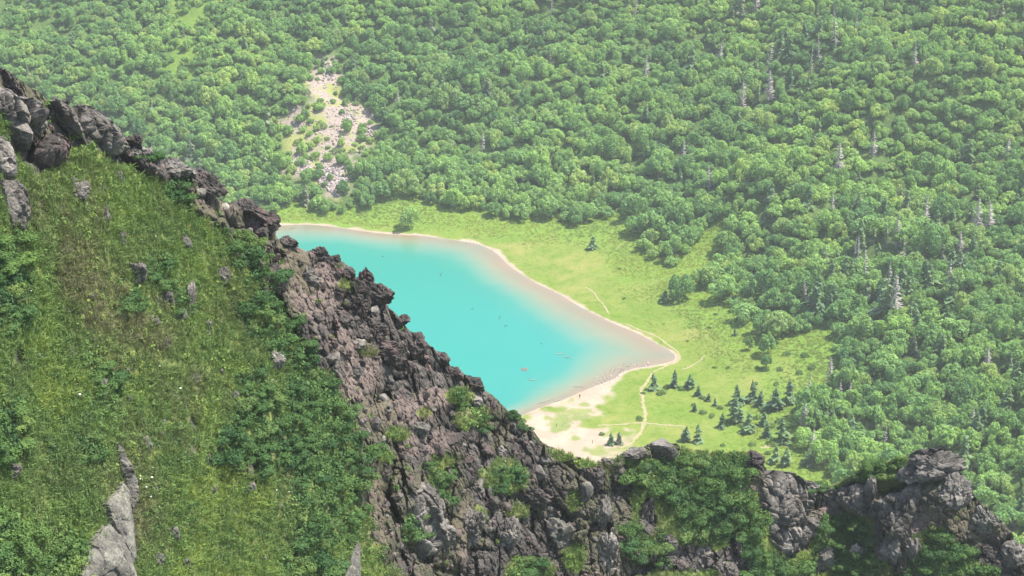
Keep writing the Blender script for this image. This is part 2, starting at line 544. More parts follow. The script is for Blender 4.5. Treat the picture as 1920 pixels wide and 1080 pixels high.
col = t.mix(t.math('MULTIPLY', t.ramp(yy.outputs[1], 655, 745), t.ramp(dp, .3, 1.0)), col, t.mix(1.0, col, (.72, .93, .80), 'MULTIPLY'))
bs = t.diffuse_out(col, t.bump(t.noise(P, 1.6, 3, .6), .06, .1), .22, .22)
tag(obj_of('lake_water', w_me, m), 'milky turquoise crater lake with sandy shallows', 'lake', None, 'structure')

# ------------------------------------------------------------------ footpaths
m_path = new_mat('trodden earth'); t = NT(m_path)
nf = t.noise(t.pos(), .8, 4)
t.diffuse_out(t.mix(t.ramp(nf, .35, .7), (.22, .185, .115), (.165, .17, .07)), None, .95, .05)
def ribbon(name, pts, w, seed):
    p = ground_hit(*np.array(pts, float).T)[:, :2]
    for _ in range(3):
        q = [p[0]]
        for a, b in zip(p[:-1], p[1:]):
            q += [a * .75 + b * .25, a * .25 + b * .75]
        p = np.array(q + [p[-1]])
    d = np.gradient(p, axis=0); d /= np.linalg.norm(d, axis=1)[:, None] + 1e-9
    nrm = np.stack([-d[:, 1], d[:, 0]], 1)
    g = np.random.default_rng(seed)
    p = p + nrm * (vnoise(np.column_stack([p, 0 * p[:, 0]]), 6, seed) * .8)[:, None]
    rows = []
    for s in (-1, 0, 1):
        ww = w * .38 * (1 + .45 * g.standard_normal(len(p)).clip(-1.2, 1.2)) * s
        q = p + nrm * ww[:, None]
        rows.append(np.column_stack([q, ground_z(q[:, 0], q[:, 1]) + (.09 if s == 0 else .05)]))
    V = np.concatenate(rows); n = len(p)
    f = [(i + r * n, i + 1 + r * n, i + 1 + (r + 1) * n, i + (r + 1) * n) for r in (0, 1) for i in range(n - 1)]
    o = obj_of(name, mesh_np(name, V, np.array(f), True), m_path)
    return o
PATHS = [([(1262, 680), (1240, 690), (1222, 700), (1208, 716), (1201, 735), (1203, 756), (1207, 776), (1210, 792), (1205, 810), (1190, 828), (1165, 842)], 1.5, 'pale footpath winding from the shore tip across the meadow'),
         ([(1120, 798), (1165, 797), (1210, 793), (1250, 797), (1285, 800)], 1.3, 'pale footpath crossing the meadow from the beach'),
         ([(1172, 608), (1198, 618), (1222, 626), (1240, 638), (1256, 650), (1274, 664), (1270, 676), (1255, 684)], 1.1, 'pale footpath along the right hand lake shore'),
         ([(1278, 693), (1296, 688), (1308, 679), (1319, 667)], .9, 'short faint footpath climbing the meadow right of the lake tip'),
         ([(1100, 538), (1112, 549), (1124, 562), (1136, 578), (1142, 590)], .9, 'thin footpath running down to the middle of the right shore'),
         ([(1425, 838), (1445, 836), (1462, 832)], 1.8, 'bare earth track among the small conifers')]
for i, (p_, w_, lb) in enumerate(PATHS):
    tag(ribbon('path', p_, w_, 50 + i), lb, 'path', None, 'structure')

# ------------------------------------------------------------------ near mountainside: two ridges
ZONE_NOISE = {}
def ridge(name, crest, dcrest, slopes, cols, nrows, bottom, zone_fn, seed):
    cx = np.array(cols, float)
    cr = np.interp(cx, *np.array(crest, float).T)
    # round the crest a little
    ker = np.ones(5) / 5
    crs = np.convolve(np.pad(cr, 2, mode='edge'), ker, 'valid')
    dc = np.interp(cx, *np.array(dcrest, float).T)
    ms = np.interp(cx, *np.array(slopes, float).T)
    v = np.linspace(0, 1, nrows) ** 1.0
    PY = crs[:, None] + v[None] * (bottom - crs)[:, None]
    PX = np.repeat(cx[:, None], nrows, 1)
    d = ray(PX, PY)
    dC = ray(cx, crs)
    C = dC * (dc / dC[:, 1])[:, None] + np.array([0, 0, CAM_H])
    mm = ms[:, None] * np.ones_like(PY)
    tt = (C[:, 2][:, None] - CAM_H - C[:, 1][:, None] * mm) / (d[..., 2] - d[..., 1] * mm)
    V = d * tt[..., None] + np.array([0, 0, CAM_H])
    # back of the ridge
    offs = [(.4, .12), (1, .45), (2, 1.2), (4, 3.0), (8, 7), (15, 14), (30, 29), (60, 60), (120, 122), (230, 240)]
    back = [np.maximum(C + np.array([0, a, -b]), np.array([-1e9, -1e9, -1.5])) for a, b in offs[::-1]]
    back = np.stack(back, 1)
    nb = len(offs)
    # foot of the ridge towards the viewer
    foot = [V[:, -1] + np.array([0, -a, -a * .9]) for a in (5, 15, 40, 90)]
    foot = np.stack(foot, 1)
    A = np.concatenate([back, V, foot], 1)
    PYa = np.concatenate([np.repeat(crs[:, None], nb, 1), PY, np.full((len(cx), 4), bottom + 50.0)], 1)
    PXa = np.repeat(cx[:, None], A.shape[1], 1)
    n_c, n_r = A.shape[:2]
    Pf = A.reshape(-1, 3)
    rock, red, moss = zone_fn(PXa.ravel(), PYa.ravel(), Pf)
    w = np.ones((n_c, n_r)); w[:, :6] = np.array([0, 0, .2, .5, .8, 1])[None]; w[:, -4:] = np.array([.8, .5, .2, 0])[None]
    w = w.ravel()
    D = fbm(Pf, 14, 3, seed) * 1.2 + fbm(Pf * np.array([1.5, .6, .6]), 5, 3, seed + 5) * .35 + fbm(Pf, .9, 3, seed + 7) * .10
    rough_ = rock * (1 - .8 * np.clip(red * 1.2, 0, 1))
    for s, a in ((6.0, 1.25), (2.4, .62), (.95, .26), (.4, .10)):
        f, e = facet(Pf * np.array([1.0, 1.0, .75]), s, seed + int(s * 10), 1.1)
        D = D + (rough_ if s > 1.5 else rock * (1 - .35 * red)) * a * (f - .7 * np.exp(-e * 9))
    D = D + rock * .35
    nrm = np.array([.10, -.74, .66])
    A2 = (Pf + (D * w)[:, None] * nrm).reshape(n_c, n_r, 3)
    ii = np.arange(n_c * n_r).reshape(n_c, n_r)
    F = np.stack([ii[:-1, :-1], ii[:-1, 1:], ii[1:, 1:], ii[1:, :-1]], -1).reshape(-1, 4)
    me = mesh_np(name, A2.reshape(-1, 3), F, False)
    set_attr(me, 'zone', np.stack([rock, red, moss, np.ones_like(rock)], 1), 'FLOAT_COLOR')
    return me, dict(cx=cx, cr=crs, A=A2[:, nb:nb + nrows], bottom=bottom, nrows=nrows, rock=rock.reshape(n_c, n_r)[:, nb:nb + nrows], red=red.reshape(n_c, n_r)[:, nb:nb + nrows], moss=moss.reshape(n_c, n_r)[:, nb:nb + nrows])

def ridge_at(S, px, py):
    i = int(np.clip(np.searchsorted(S['cx'], px), 0, len(S['cx']) - 1))
    c = S['cr'][i]
    f = (py - c) / (S['bottom'] - c)
    j = int(np.clip(round(f * (S['nrows'] - 1)), 0, S['nrows'] - 1))
    return i, j, S['A'][i, j], f

def blob(PX, PY, bl):
    r = np.full(PX.shape, 9.0)
    for x, y, rx, ry in bl:
        r = np.minimum(r, np.sqrt(((PX - x) / rx) ** 2 + ((PY - y) / ry) ** 2))
    return r

GRASS_L = [(-600, 150), (0, 225), (40, 300), (75, 330), (130, 262), (210, 292), (270, 318), (335, 362), (365, 400), (420, 440), (490, 505), (535, 575), (575, 650), (625, 730), (675, 820),
           (690, 890), (678, 960), (690, 1010), (740, 1050), (790, 1100), (820, 1400), (-600, 1400)]
GREEN_BLOBS_L = [(745, 815, 24, 14), (720, 855, 20, 14), (795, 772, 14, 9), (862, 742, 26, 14), (868, 780, 14, 26), (900, 780, 16, 18), (830, 862, 26, 16), (820, 900, 20, 40), (945, 888, 42, 30),
                 (1060, 850, 30, 14), (1100, 868, 24, 14), (780, 985, 22, 26), (985, 1070, 44, 26), (900, 970, 14, 22), (1075, 940, 14, 18), (970, 960, 24, 12), (1080, 1045, 18, 26), (640, 505, 16, 8), (650, 540, 22, 9), (690, 660, 20, 9)]
RED_L = [(590, 560, 46, 60), (560, 500, 30, 40), (680, 690, 26, 50), (660, 725, 24, 30), (740, 775, 60, 26), (800, 830, 55, 26), (700, 930, 22, 60), (410, 380, 40, 24), (700, 1010, 26, 30), (640, 640, 26, 34), (820, 745, 40, 16), (870, 1010, 16, 60)]
def zone_left(PX, PY, Pf):
    Pp = np.stack([PX, PY], 1)
    n = fbm(np.column_stack([PX, PY, 0 * PX]), 70, 4, 3) * 30 + fbm(np.column_stack([PX, PY, 0 * PX]), 16, 2, 5) * 12
    g = sdf(Pp, GRASS_L)
    rock = sstep(-14, 10, g + n)
    gb = blob(PX, PY, GREEN_BLOBS_L)
    rock = rock * sstep(.75, 1.25, gb + n / 70)
    n2 = fbm(Pf, 3.0, 4, 66)
    # bare stony spots in the grass
    rock = np.maximum(rock, sstep(.40, .60, n2) * .7 * (PX < 700))
    red = sstep(1.5, .7, blob(PX, PY, RED_L) + n / 50) * sstep(-20, 20, g + n)
    moss = sstep(-.25, .45, fbm(Pf, 7, 4, 71))
    return rock, red * .75, moss
CREST_L = [(-900, -420), (-300, -40), (-120, 62), (0, 140), (40, 160), (75, 182), (110, 205), (150, 205), (185, 222), (215, 255), (250, 280), (300, 305), (345, 330), (400, 372), (455, 388), (500, 415),
           (522, 450), (560, 470), (600, 490), (650, 512), (700, 545), (735, 580), (765, 610), (810, 645), (840, 678), (870, 700), (930, 745), (985, 790), (1010, 825), (1060, 850), (1100, 862), (1122, 872), (1138, 905),
           (1148, 960), (1160, 1030), (1172, 1100), (1190, 1240)]
cols = np.concatenate([np.arange(-900, -20, 20), np.arange(-20, 1100, 2.0), np.arange(1100, 1186, 1.0)])
hl_me, SL = ridge('hillside', CREST_L, [(-900, 120), (0, 132), (520, 150), (985, 166), (1190, 168)],
                  [(-900, .85), (0, .88), (600, .95), (800, 1.15), (1190, 1.35)], cols, 460, 1250, zone_left, 11)

ROCK_R = [(1395, 885), (1408, 846), (1442, 852), (1452, 888), (1500, 898), (1535, 908), (1575, 900), (1640, 898), (1655, 915), (1700, 905), (1712, 868), (1690, 850), (1720, 838), (1778, 838), (1800, 876), (1845, 930), (1905, 995), (1935, 1060), (1990, 1300),
          (1880, 1120), (1800, 1010), (1765, 985), (1722, 1005), (1700, 1090), (1640, 1070), (1632, 985), (1600, 962), (1560, 958), (1537, 968), (1527, 1030), (1475, 1045), (1442, 1005), (1430, 962), (1446, 930), (1402, 915)]
ROCK_BLOBS_R = [(1240, 842, 30, 22), (1190, 850, 30, 12), (1215, 970, 22, 36), (1165, 980, 24, 130), (1260, 1050, 100, 28), (1370, 1060, 30, 40), (1540, 1055, 26, 26), (1610, 1030, 18, 16), (1285, 935, 12, 20), (1380, 1000, 14, 30)]
RED_R = [(1405, 920, 24, 18), (1850, 985, 60, 22), (1735, 1030, 34, 20), (1560, 960, 40, 10), (1615, 1035, 14, 18), (1720, 980, 30, 30)]
def zone_right(PX, PY, Pf):
    Pp = np.stack([PX, PY], 1)
    q = np.column_stack([PX, PY, 0 * PX])
    n = fbm(q, 60, 4, 13) * 26 + fbm(q, 14, 2, 15) * 10
    g = sdf(Pp, ROCK_R)
    rock = sstep(10, -10, g + n)
    rock = np.maximum(rock, sstep(1.25, .8, blob(PX, PY, ROCK_BLOBS_R) + n / 60))
    rock = rock * sstep(.8, 1.2, blob(PX, PY, [(1640, 880, 75, 22), (1760, 905, 14, 8), (1670, 965, 16, 12)]) + n / 90)
    red = sstep(1.4, .6, blob(PX, PY, RED_R) + n / 50)
    return rock, red * .8, sstep(-.3, .4, fbm(Pf, 6, 4, 81))
CREST_R = [(1000, 900), (1060, 880), (1120, 868), (1150, 862), (1180, 852), (1205, 842), (1240, 830), (1290, 838), (1330, 848), (1400, 846), (1432, 862), (1446, 888), (1500, 902), (1535, 912), (1565, 910), (1600, 892), (1640, 872),
           (1690, 860), (1718, 846), (1770, 846), (1792, 878), (1832, 930), (1870, 968), (1900, 1002), (1920, 1040), (1950, 1100), (2000, 1190), (2040, 1230)]
cols = np.arange(1000, 2042, 2.0)
hr_me, SR = ridge('hillside', CREST_R, [(1000, 188), (1240, 196), (1420, 200), (1560, 206), (1770, 202), (1920, 196), (2040, 190)],
                  [(1000, 1.2), (1300, 1.25), (1500, 1.5), (1800, 1.5), (2040, 1.4)], cols, 300, 1262, zone_right, 211)

m = new_mat('mountainside'); t = NT(m)
P = t.pos()
z = t.attr('zone'); sep = t.n('ShaderNodeSeparateColor'); t.l(z.outputs['Color'], sep.inputs[0])
rc, h = rock_color(t, P, (.027, .024, .022), (.074, .067, .062), (.15, .142, .105), (.098, .076, .067), sep.outputs[1])
rc = t.mix(t.math('MULTIPLY', t.ramp(t.math('ADD', sep.outputs[2], t.math('MULTIPLY', t.noise(P, 1.1, 5, .7), .9)), .75, 1.15), .5), rc, (.068, .068, .034))
n1 = t.noise(P, .35, 5, .6); n2 = t.noise(P, 2.6, 5, .7)
soil = t.mix(t.ramp(n2, .35, .65), (.085, .105, .035), (.13, .15, .045))
soil = t.mix(t.math('MULTIPLY', t.ramp(n1, .5, .68), .7), soil, (.105, .098, .055))
soil = t.mix(t.math('MULTIPLY', sep.outputs[2], .35), soil, (.115, .125, .03))
f = t.ramp(t.math('ADD', sep.outputs[0], t.math('MULTIPLY', t.math('SUBTRACT', n2, .5), .6)), .35, .6)
col = t.mix(f, soil, rc)
t.diffuse_out(col, t.bump(h, .9, .22), .92, .12)
hl = tag(obj_of('hillside', hl_me, m), 'steep near mountainside of grass with a dark lava rock ridge', 'hillside', None, 'structure')
hr = tag(obj_of('hillside', hr_me, m), 'rocky shoulder with dark thickets at the lower right', 'hillside', None, 'structure')

# ------------------------------------------------------------------ rocks
def rock_mesh(name, seed, sub=4, cuts=14, rough=.16, fine=.05, blocky=.12):
    bm = bmesh.new()
    bmesh.ops.create_icosphere(bm, subdivisions=sub, radius=1)
    V = np.array([v.co[:] for v in bm.verts]); F = np.array([[v.index for v in f.verts] for f in bm.faces])
    bm.free()
    g = np.random.default_rng(seed)
    N = g.standard_normal((cuts, 3)); N /= np.linalg.norm(N, axis=1)[:, None]
    H = g.uniform(.62, .95, cuts)
    dt = V @ N.T
    r = np.where(dt > .05, H[None] / np.maximum(dt, .05), 9).min(1)
    r = np.minimum(r, 1.12)
    Q = V * r[:, None] + seed * 7.13
    r = r + fbm(Q, .8, 4, seed) * rough
    fc, e = facet(Q, .5, seed, 1.0)
    r = r + blocky * (fc * .6 - np.exp(-e * 8) * .5)
    fc, e = facet(Q, .2, seed + 9, 1.0)
    r = r + fine * (fc - np.exp(-e * 8) * .5)
    return mesh_np(name, V * r[:, None], F, False)

def place_rock(S, px, py, w, h, label, mat, seed, roll=0.0, sink=.25, depth=.8, sub=4, cat='rock', name='rock', group=None, style=None, lift=0.0):
    i, j, p, f = ridge_at(S, px, py)
    q = at_y(px, py, p[1])
    dist = np.linalg.norm(q - np.array([0, 0, CAM_H]))
    sx, sz = w / FPX * dist * .5, h / FPX * dist * .5
    sy = depth * (sx + sz) * .5
    q = q + np.array([0, 1, -.25]) * sy * sink + np.array([0, 0, lift])
    kw = style or {}
    me = rock_mesh(name, seed, sub, **kw)
    me.materials.append(mat)
    o = obj_of(name, me)
    o.location = q
    o.scale = (sx, sy, sz)
    o.rotation_euler = (0, R(roll), 0)
    tag(o, label, cat, group)
    return o
SLAB = dict(cuts=8, rough=.08, fine=.035, blocky=.05)
CRAG = dict(cuts=12, rough=.26, fine=.09, blocky=.22)
ROCKS = [  # S, px, py, w, h, label, material, roll, style
    (SL, 12, 165, 70, 60, 'brown topped outcrop at the left end of the ridge crest', M_LAVA, -25, CRAG),
    (SL, 62, 276, 40, 34, 'mossy brown rock tucked left of the dark boulder', M_GREY, 0, CRAG),
    (SL, 72, 235, 26, 34, 'cream coloured rock on the bare patch of the upper ridge', M_PALE, -20, CRAG),
    (SL, 108, 200, 34, 34, 'rough grey rock on the crest left of the long slab', M_GREY, -30, CRAG),
    (SL, 150, 212, 34, 30, 'moss covered grey block on the crest', M_GREY, -20, CRAG),
    (SL, 172, 248, 34, 34, 'square pale block under the long sloping slab', M_PALE, 0, SLAB),
    (SL, 250, 265, 36, 28, 'dark boulder with black shaded underside on the crest', M_LAVA, 0, CRAG),
    (SL, 246, 288, 32, 24, 'small brown boulder beneath the dark crest boulder', M_GREY, 0, CRAG),
    (SL, 275, 288, 26, 18, 'low grey boulder right of the small brown one', M_GREY, -20, CRAG),
    (SL, 322, 314, 60, 34, 'wide rough grey boulder on the crest', M_GREY, -18, CRAG),
    (SL, 352, 322, 30, 22, 'grey rock at the right end of the wide boulder', M_GREY, -30, CRAG),
    (SL, 388, 350, 64, 40, 'broad dark rock step on the crest above the pale stone', M_LAVA, -32, CRAG),
    (SL, 372, 362, 26, 20, 'smooth pale grey stone beside the broad dark step', M_PALE, 0, SLAB),
    (SL, 420, 389, 16, 14, 'bright white stone on the ridge', M_DRIFT, 0, SLAB),
    (SL, 470, 400, 70, 40, 'black lava crag on the crest above the left end of the lake', M_LAVA, -25, CRAG),
    (SL, 500, 420, 48, 44, 'black lava block where the crest meets the lake', M_LAVA, -25, CRAG),
    (SL, 475, 425, 40, 30, 'black lava rock below the lakeward crag', M_LAVA, -25, CRAG),
    (SL, 542, 455, 36, 22, 'flat topped lava boulder against the turquoise water', M_LAVA, -25, CRAG),
    (SL, 598, 478, 36, 28, 'round lava knob standing on the crest against the lake', M_LAVA, -15, CRAG),
    (SL, 626, 488, 24, 20, 'small brownish knob right of the round lava knob', M_LAVA, 0, CRAG),
    (SL, 578, 520, 42, 38, 'grey brown boulder on the red scree', M_GREY, 0, CRAG),
    (SL, 622, 508, 36, 40, 'black overhanging lava block on the crest slope', M_LAVA, 10, CRAG),
    (SL, 648, 512, 40, 30, 'ragged lava crest rock left of the pointed spire', M_LAVA, -20, CRAG),
    (SL, 688, 525, 34, 44, 'pointed lava spire on the crest against the lake', M_LAVA, 12, CRAG),
    (SL, 714, 552, 50, 46, 'bulging dark lava crag hanging over the lake', M_LAVA, -10, CRAG),
    (SL, 665, 565, 62, 66, 'large black lava boulder below the pointed spire', M_LAVA, 0, CRAG),
    (SL, 630, 545, 34, 20, 'ledge of black lava beside the large boulder', M_LAVA, -10, CRAG),
    (SL, 700, 566, 16, 12, 'cream stone on top of the black lava crag', M_DRIFT, -20, SLAB),
    (SL, 757, 600, 22, 18, 'small round lava knob on the crest above the lake', M_LAVA, 0, CRAG),
    (SL, 782, 650, 38, 48, 'upright lava block standing out over the lake', M_LAVA, 10, CRAG),
    (SL, 775, 640, 34, 28, 'dark lava rock behind the upright block', M_LAVA, 0, CRAG),
    (SL, 720, 660, 70, 50, 'wide black lava overhang in the middle of the ridge', M_LAVA, -15, CRAG),
    (SL, 750, 690, 46, 46, 'hollowed lava crag under the overhang', M_LAVA, 0, CRAG),
    (SL, 640, 600, 44, 30, 'dark lava rock at the edge of the red scree', M_LAVA, -20, CRAG),
    (SL, 700, 620, 50, 34, 'dark lava rock between the big boulder and the overhang', M_LAVA, -20, CRAG),
    (SL, 830, 672, 34, 22, 'row of small lava lumps on the lower crest', M_LAVA, -30, CRAG),
    (SL, 884, 722, 46, 34, 'brown lava hump on the lower crest', M_LAVA, -40, CRAG),
    (SL, 852, 702, 28, 24, 'little lava hump left of the brown one', M_LAVA, -30, CRAG),
    (SL, 786, 808, 40, 36, 'pale lichened boulder amid reddish scree', M_PALE, 0, CRAG),
    (SL, 728, 712, 24, 20, 'pale rock beside the pink scree chute', M_PALE, 0, CRAG),
    (SL, 612, 674, 34, 22, 'flat grey rock at the edge of the thicket', M_GREY, -20, CRAG),
    (SL, 665, 700, 34, 26, 'grey rock above the pale pink gully', M_GREY, -20, CRAG),
    (SL, 822, 1000, 60, 60, 'grey block below the smooth rock face', M_GREY, -12, CRAG),
    (SL, 880, 1000, 50, 80, 'weathered grey rib right of the smooth rock face', M_GREY, -14, CRAG),
    (SL, 950, 1010, 54, 70, 'dark weathered rib in the lower ridge', M_GREY, -14, CRAG),
    (SL, 1000, 930, 70, 44, 'dark angular block with a shadowed right side', M_LAVA, -25, CRAG),
    (SL, 1044, 1010, 56, 60, 'yellow lichened pale block low on the ridge', M_PALE, -10, CRAG),
    (SL, 1095, 925, 26, 40, 'tan upright rock near the gully', M_PALE, -20, SLAB),
    (SL, 1112, 900, 40, 44, 'rough rock at the edge above the gully', M_LAVA, 0, CRAG),
    (SL, 1128, 960, 36, 60, 'rounded lichened rock column at the gully edge', M_GREY, 0, CRAG),
    (SL, 1136, 1040, 44, 70, 'lowest lichened rock column at the gully edge', M_GREY, 0, CRAG),
    (SL, 22, 885, 34, 26, 'grey stone under an overhanging grass bank at the left edge', M_GREY, 20, CRAG),
    (SL, 142, 364, 50, 30, 'flat grey outcrop in the grass below the dark boulder', M_GREY, 32, CRAG),
    (SL, 221, 340, 18, 40, 'upright speckled stone in the upper grass', M_PALE, 0, CRAG),
    (SL, 196, 415, 14, 50, 'narrow grey stone in the middle of the grass', M_GREY, -6, CRAG),
    (SL, 224, 448, 24, 30, 'small grey stone below the narrow one', M_GREY, -20, CRAG),
    (SL, 252, 520, 38, 62, 'tall broken grey outcrop in the grass', M_GREY, -10, CRAG),
    (SL, 312, 566, 26, 36, 'rough grey stone left of the upright rib', M_GREY, 0, CRAG),
    (SL, 358, 570, 18, 72, 'upright grey rib of rock in the grass', M_GREY, -4, SLAB),
    (SL, 286, 600, 22, 24, 'rounded grey stone below the broken outcrop', M_GREY, 0, CRAG),
    (SL, 412, 520, 28, 36, 'dark grey stone in the upper thicket', M_GREY, -25, CRAG),
    (SL, 388, 627, 14, 14, 'little pale stone on the grass slope', M_PALE, 0, CRAG),
    (SL, 312, 650, 12, 40, 'thin broken stone in the middle of the slope', M_GREY, 0, CRAG),
    (SL, 510, 680, 34, 44, 'grey stony streak beside the thicket', M_GREY, -40, CRAG),
    (SR, 1240, 843, 54, 46, 'rounded grey rock topping the right shoulder', M_GREY, 6, SLAB),
    (SR, 1190, 852, 44, 18, 'low brown rock on the left of the right shoulder', M_GREY, 8, CRAG),
    (SR, 1136, 866, 26, 14, 'pale low stone in the notch between the ridges', M_GREY, 0, CRAG),
    (SR, 1210, 880, 24, 24, 'grey stone in the green slope below the rounded top', M_GREY, 30, CRAG),
    (SR, 1214, 968, 32, 76, 'lone rock pinnacle rising from the thicket', M_GREY, -6, CRAG),
    (SR, 1412, 870, 44, 40, 'black lava head on the right shoulder', M_LAVA, 15, CRAG),
    (SR, 1520, 920, 40, 34, 'cracked rock between the cliff blocks', M_GREY, 0, CRAG),
    (SR, 1575, 930, 60, 50, 'grey cliff block left of the mossy top', M_GREY, -8, CRAG),
    (SR, 1636, 925, 20, 56, 'narrow upright rock right of the smooth faced block', M_GREY, 6, CRAG),
    (SR, 1712, 935, 44, 50, 'angular grey block right of the broad face', M_GREY, 0, CRAG),
    (SR, 1670, 1032, 44, 60, 'dark rock beside the cave hollow', M_GREY, 12, CRAG),
    (SR, 1716, 1030, 34, 46, 'rounded rock right of the cave hollow', M_GREY, -8, CRAG),
    (SR, 1745, 880, 92, 56, 'rough crumbling rock summit at the right', M_GREY, 14, CRAG),
    (SR, 1790, 930, 60, 70, 'rough rock rib descending at the right', M_GREY, -40, CRAG),
    (SR, 1850, 985, 70, 50, 'pale brown rock rib near the right edge', M_PALE, -40, CRAG),
    (SR, 1900, 1045, 54, 60, 'lowest brown rock rib at the right edge', M_GREY, -40, CRAG),
    (SR, 1735, 1030, 26, 18, 'orange stained rock near the cave', M_TALUS, 0, CRAG),
    (SR, 1536, 1052, 50, 60, 'pale slab at the bottom below the cliff blocks', M_PALE, -30, CRAG),
    (SR, 1610, 1035, 24, 26, 'small white and rust stone in the thicket', M_TALUS, 0, CRAG),
    (SR, 1320, 1055, 60, 50, 'dark rock ledge at the bottom of the thicket', M_GREY, -20, CRAG),
    (SR, 1360, 1072, 34, 40, 'grey rock at the bottom right of the ledge', M_GREY, 0, CRAG),
    (SR, 1250, 1020, 34, 40, 'grey rock spur in the lower thicket', M_GREY, -30, CRAG),
]
for n_, (S, px, py, w, h, lb, mt, roll, st) in enumerate(ROCKS):
    place_rock(S, px, py, w * 1.12, h * 1.12, lb, mt, 300 + n_, -roll, .25, .8, 5 if max(w, h) > 60 else 4, style=st)

# big outcrops with flat cleaved faces, each from its own outline
def outline_rock(S, pts, label, mat, seed, thick=.9, edge=.30, amp=.12, forward=.35, cat='rock'):
    pts = np.array(pts, float)
    c = pts.mean(0)
    ys = []
    for q in pts:
        i, j, p, f = ridge_at(S, *q)
        ys.append(p[1] - max(0.0, -f) * 0)
    A_ = np.column_stack([np.ones(len(pts)), pts - c])
    k_, *_ = np.linalg.lstsq(A_, np.array(ys), rcond=None)
    W = at_y(pts[:, 0], pts[:, 1], A_ @ k_ - forward)
    o0 = W.mean(0)
    ray0 = o0 - np.array([0, 0, CAM_H]); ray0 /= np.linalg.norm(ray0)
    nn = np.linalg.svd(W - o0)[2][2]
    if nn @ ray0 < 0: nn = -nn
    view = nn
    ex = np.cross(view, [0, 0, 1.0]); ex /= np.linalg.norm(ex); ey = np.cross(ex, view)
    uv = np.stack([(W - o0) @ ex, (W - o0) @ ey], 1)
    lo, hi = uv.min(0), uv.max(0)
    st = max(.07, (hi - lo).max() / 90)
    # jagged edge
    g = np.random.default_rng(seed)
    gu, gv = np.arange(lo[0] - .3, hi[0] + .3, st), np.arange(lo[1] - .3, hi[1] + .3, st)
    U, Vv = np.meshgrid(gu, gv)
    Q = np.stack([U.ravel(), Vv.ravel()], 1)
    Q3 = np.column_stack([Q, 0 * Q[:, 0]]) + seed * 3.7
    sd = sdf(Q, uv) + .10 * fbm(Q3, .8, 3, seed)
    size = float(min(hi - lo))
    fc, e1 = facet(Q3 * np.array([1.25, .55, 1]), size * .5, seed, 1.2)
    fc2, e2 = facet(Q3, size * .16, seed + 4, 1.0)
    fc3, e3 = facet(Q3 * np.array([1.1, .7, 1]), size * .28, seed + 8, 1.3)
    fc4, e4 = facet(Q3, max(size * .07, .16), seed + 12, 1.0)
    h = amp * size * .45 * (fc3 - .6 * np.exp(-e3 * 12)) + min(amp, .08) * .5 * (fc4 - .4 * np.exp(-e4 * 8)) + thick * (1 - np.exp(-np.clip(-sd, 0, None) / (edge * size))) + amp * size * .4 * fbm(Q3, size * .4, 4, seed + 20) + amp * size * .7 * (fc - .5 * np.exp(-e1 * 14)) + amp * size * .24 * (fc2 - .5 * np.exp(-e2 * 10)) + .05 * fbm(Q3, .35, 4, seed + 9)
    h = h + (Q @ np.array([g.uniform(-.12, .12), g.uniform(-.12, .02)]))
    h = np.where(sd < 0, h, 0)
    ok = sd < st * .6
    kk = np.full(len(Q), -1); kk[ok] = np.arange(ok.sum())
    n = int(ok.sum())
    Fr = o0 + Q[ok, 0:1] * ex + Q[ok, 1:2] * ey - h[ok, None] * view * np.array([1, 1, 1])
    Bk = o0 + Q[ok, 0:1] * ex + Q[ok, 1:2] * ey + view * (forward + thick * .8)
    ji = kk[np.arange(len(Q)).reshape(U.shape)]
    Fq = np.stack([ji[:-1, :-1], ji[:-1, 1:], ji[1:, 1:], ji[1:, :-1]], -1).reshape(-1, 4)
    Fq = Fq[(Fq >= 0).all(1)]
    ed = {}
    for q in Fq:
        for a, b in ((q[0], q[1]), (q[1], q[2]), (q[2], q[3]), (q[3], q[0])):
            ed[(a, b)] = 1
    rimf = [(b, a, a + n, b + n) for (a, b) in ed if (b, a) not in ed]
    V = np.concatenate([Fr, Bk]) - o0
    me = mesh_np('rock', V, [Fq, Fq[:, ::-1] + n, np.array(rimf)], False)
    o = obj_of('rock', me, mat); o.location = o0
    return tag(o, label, cat)
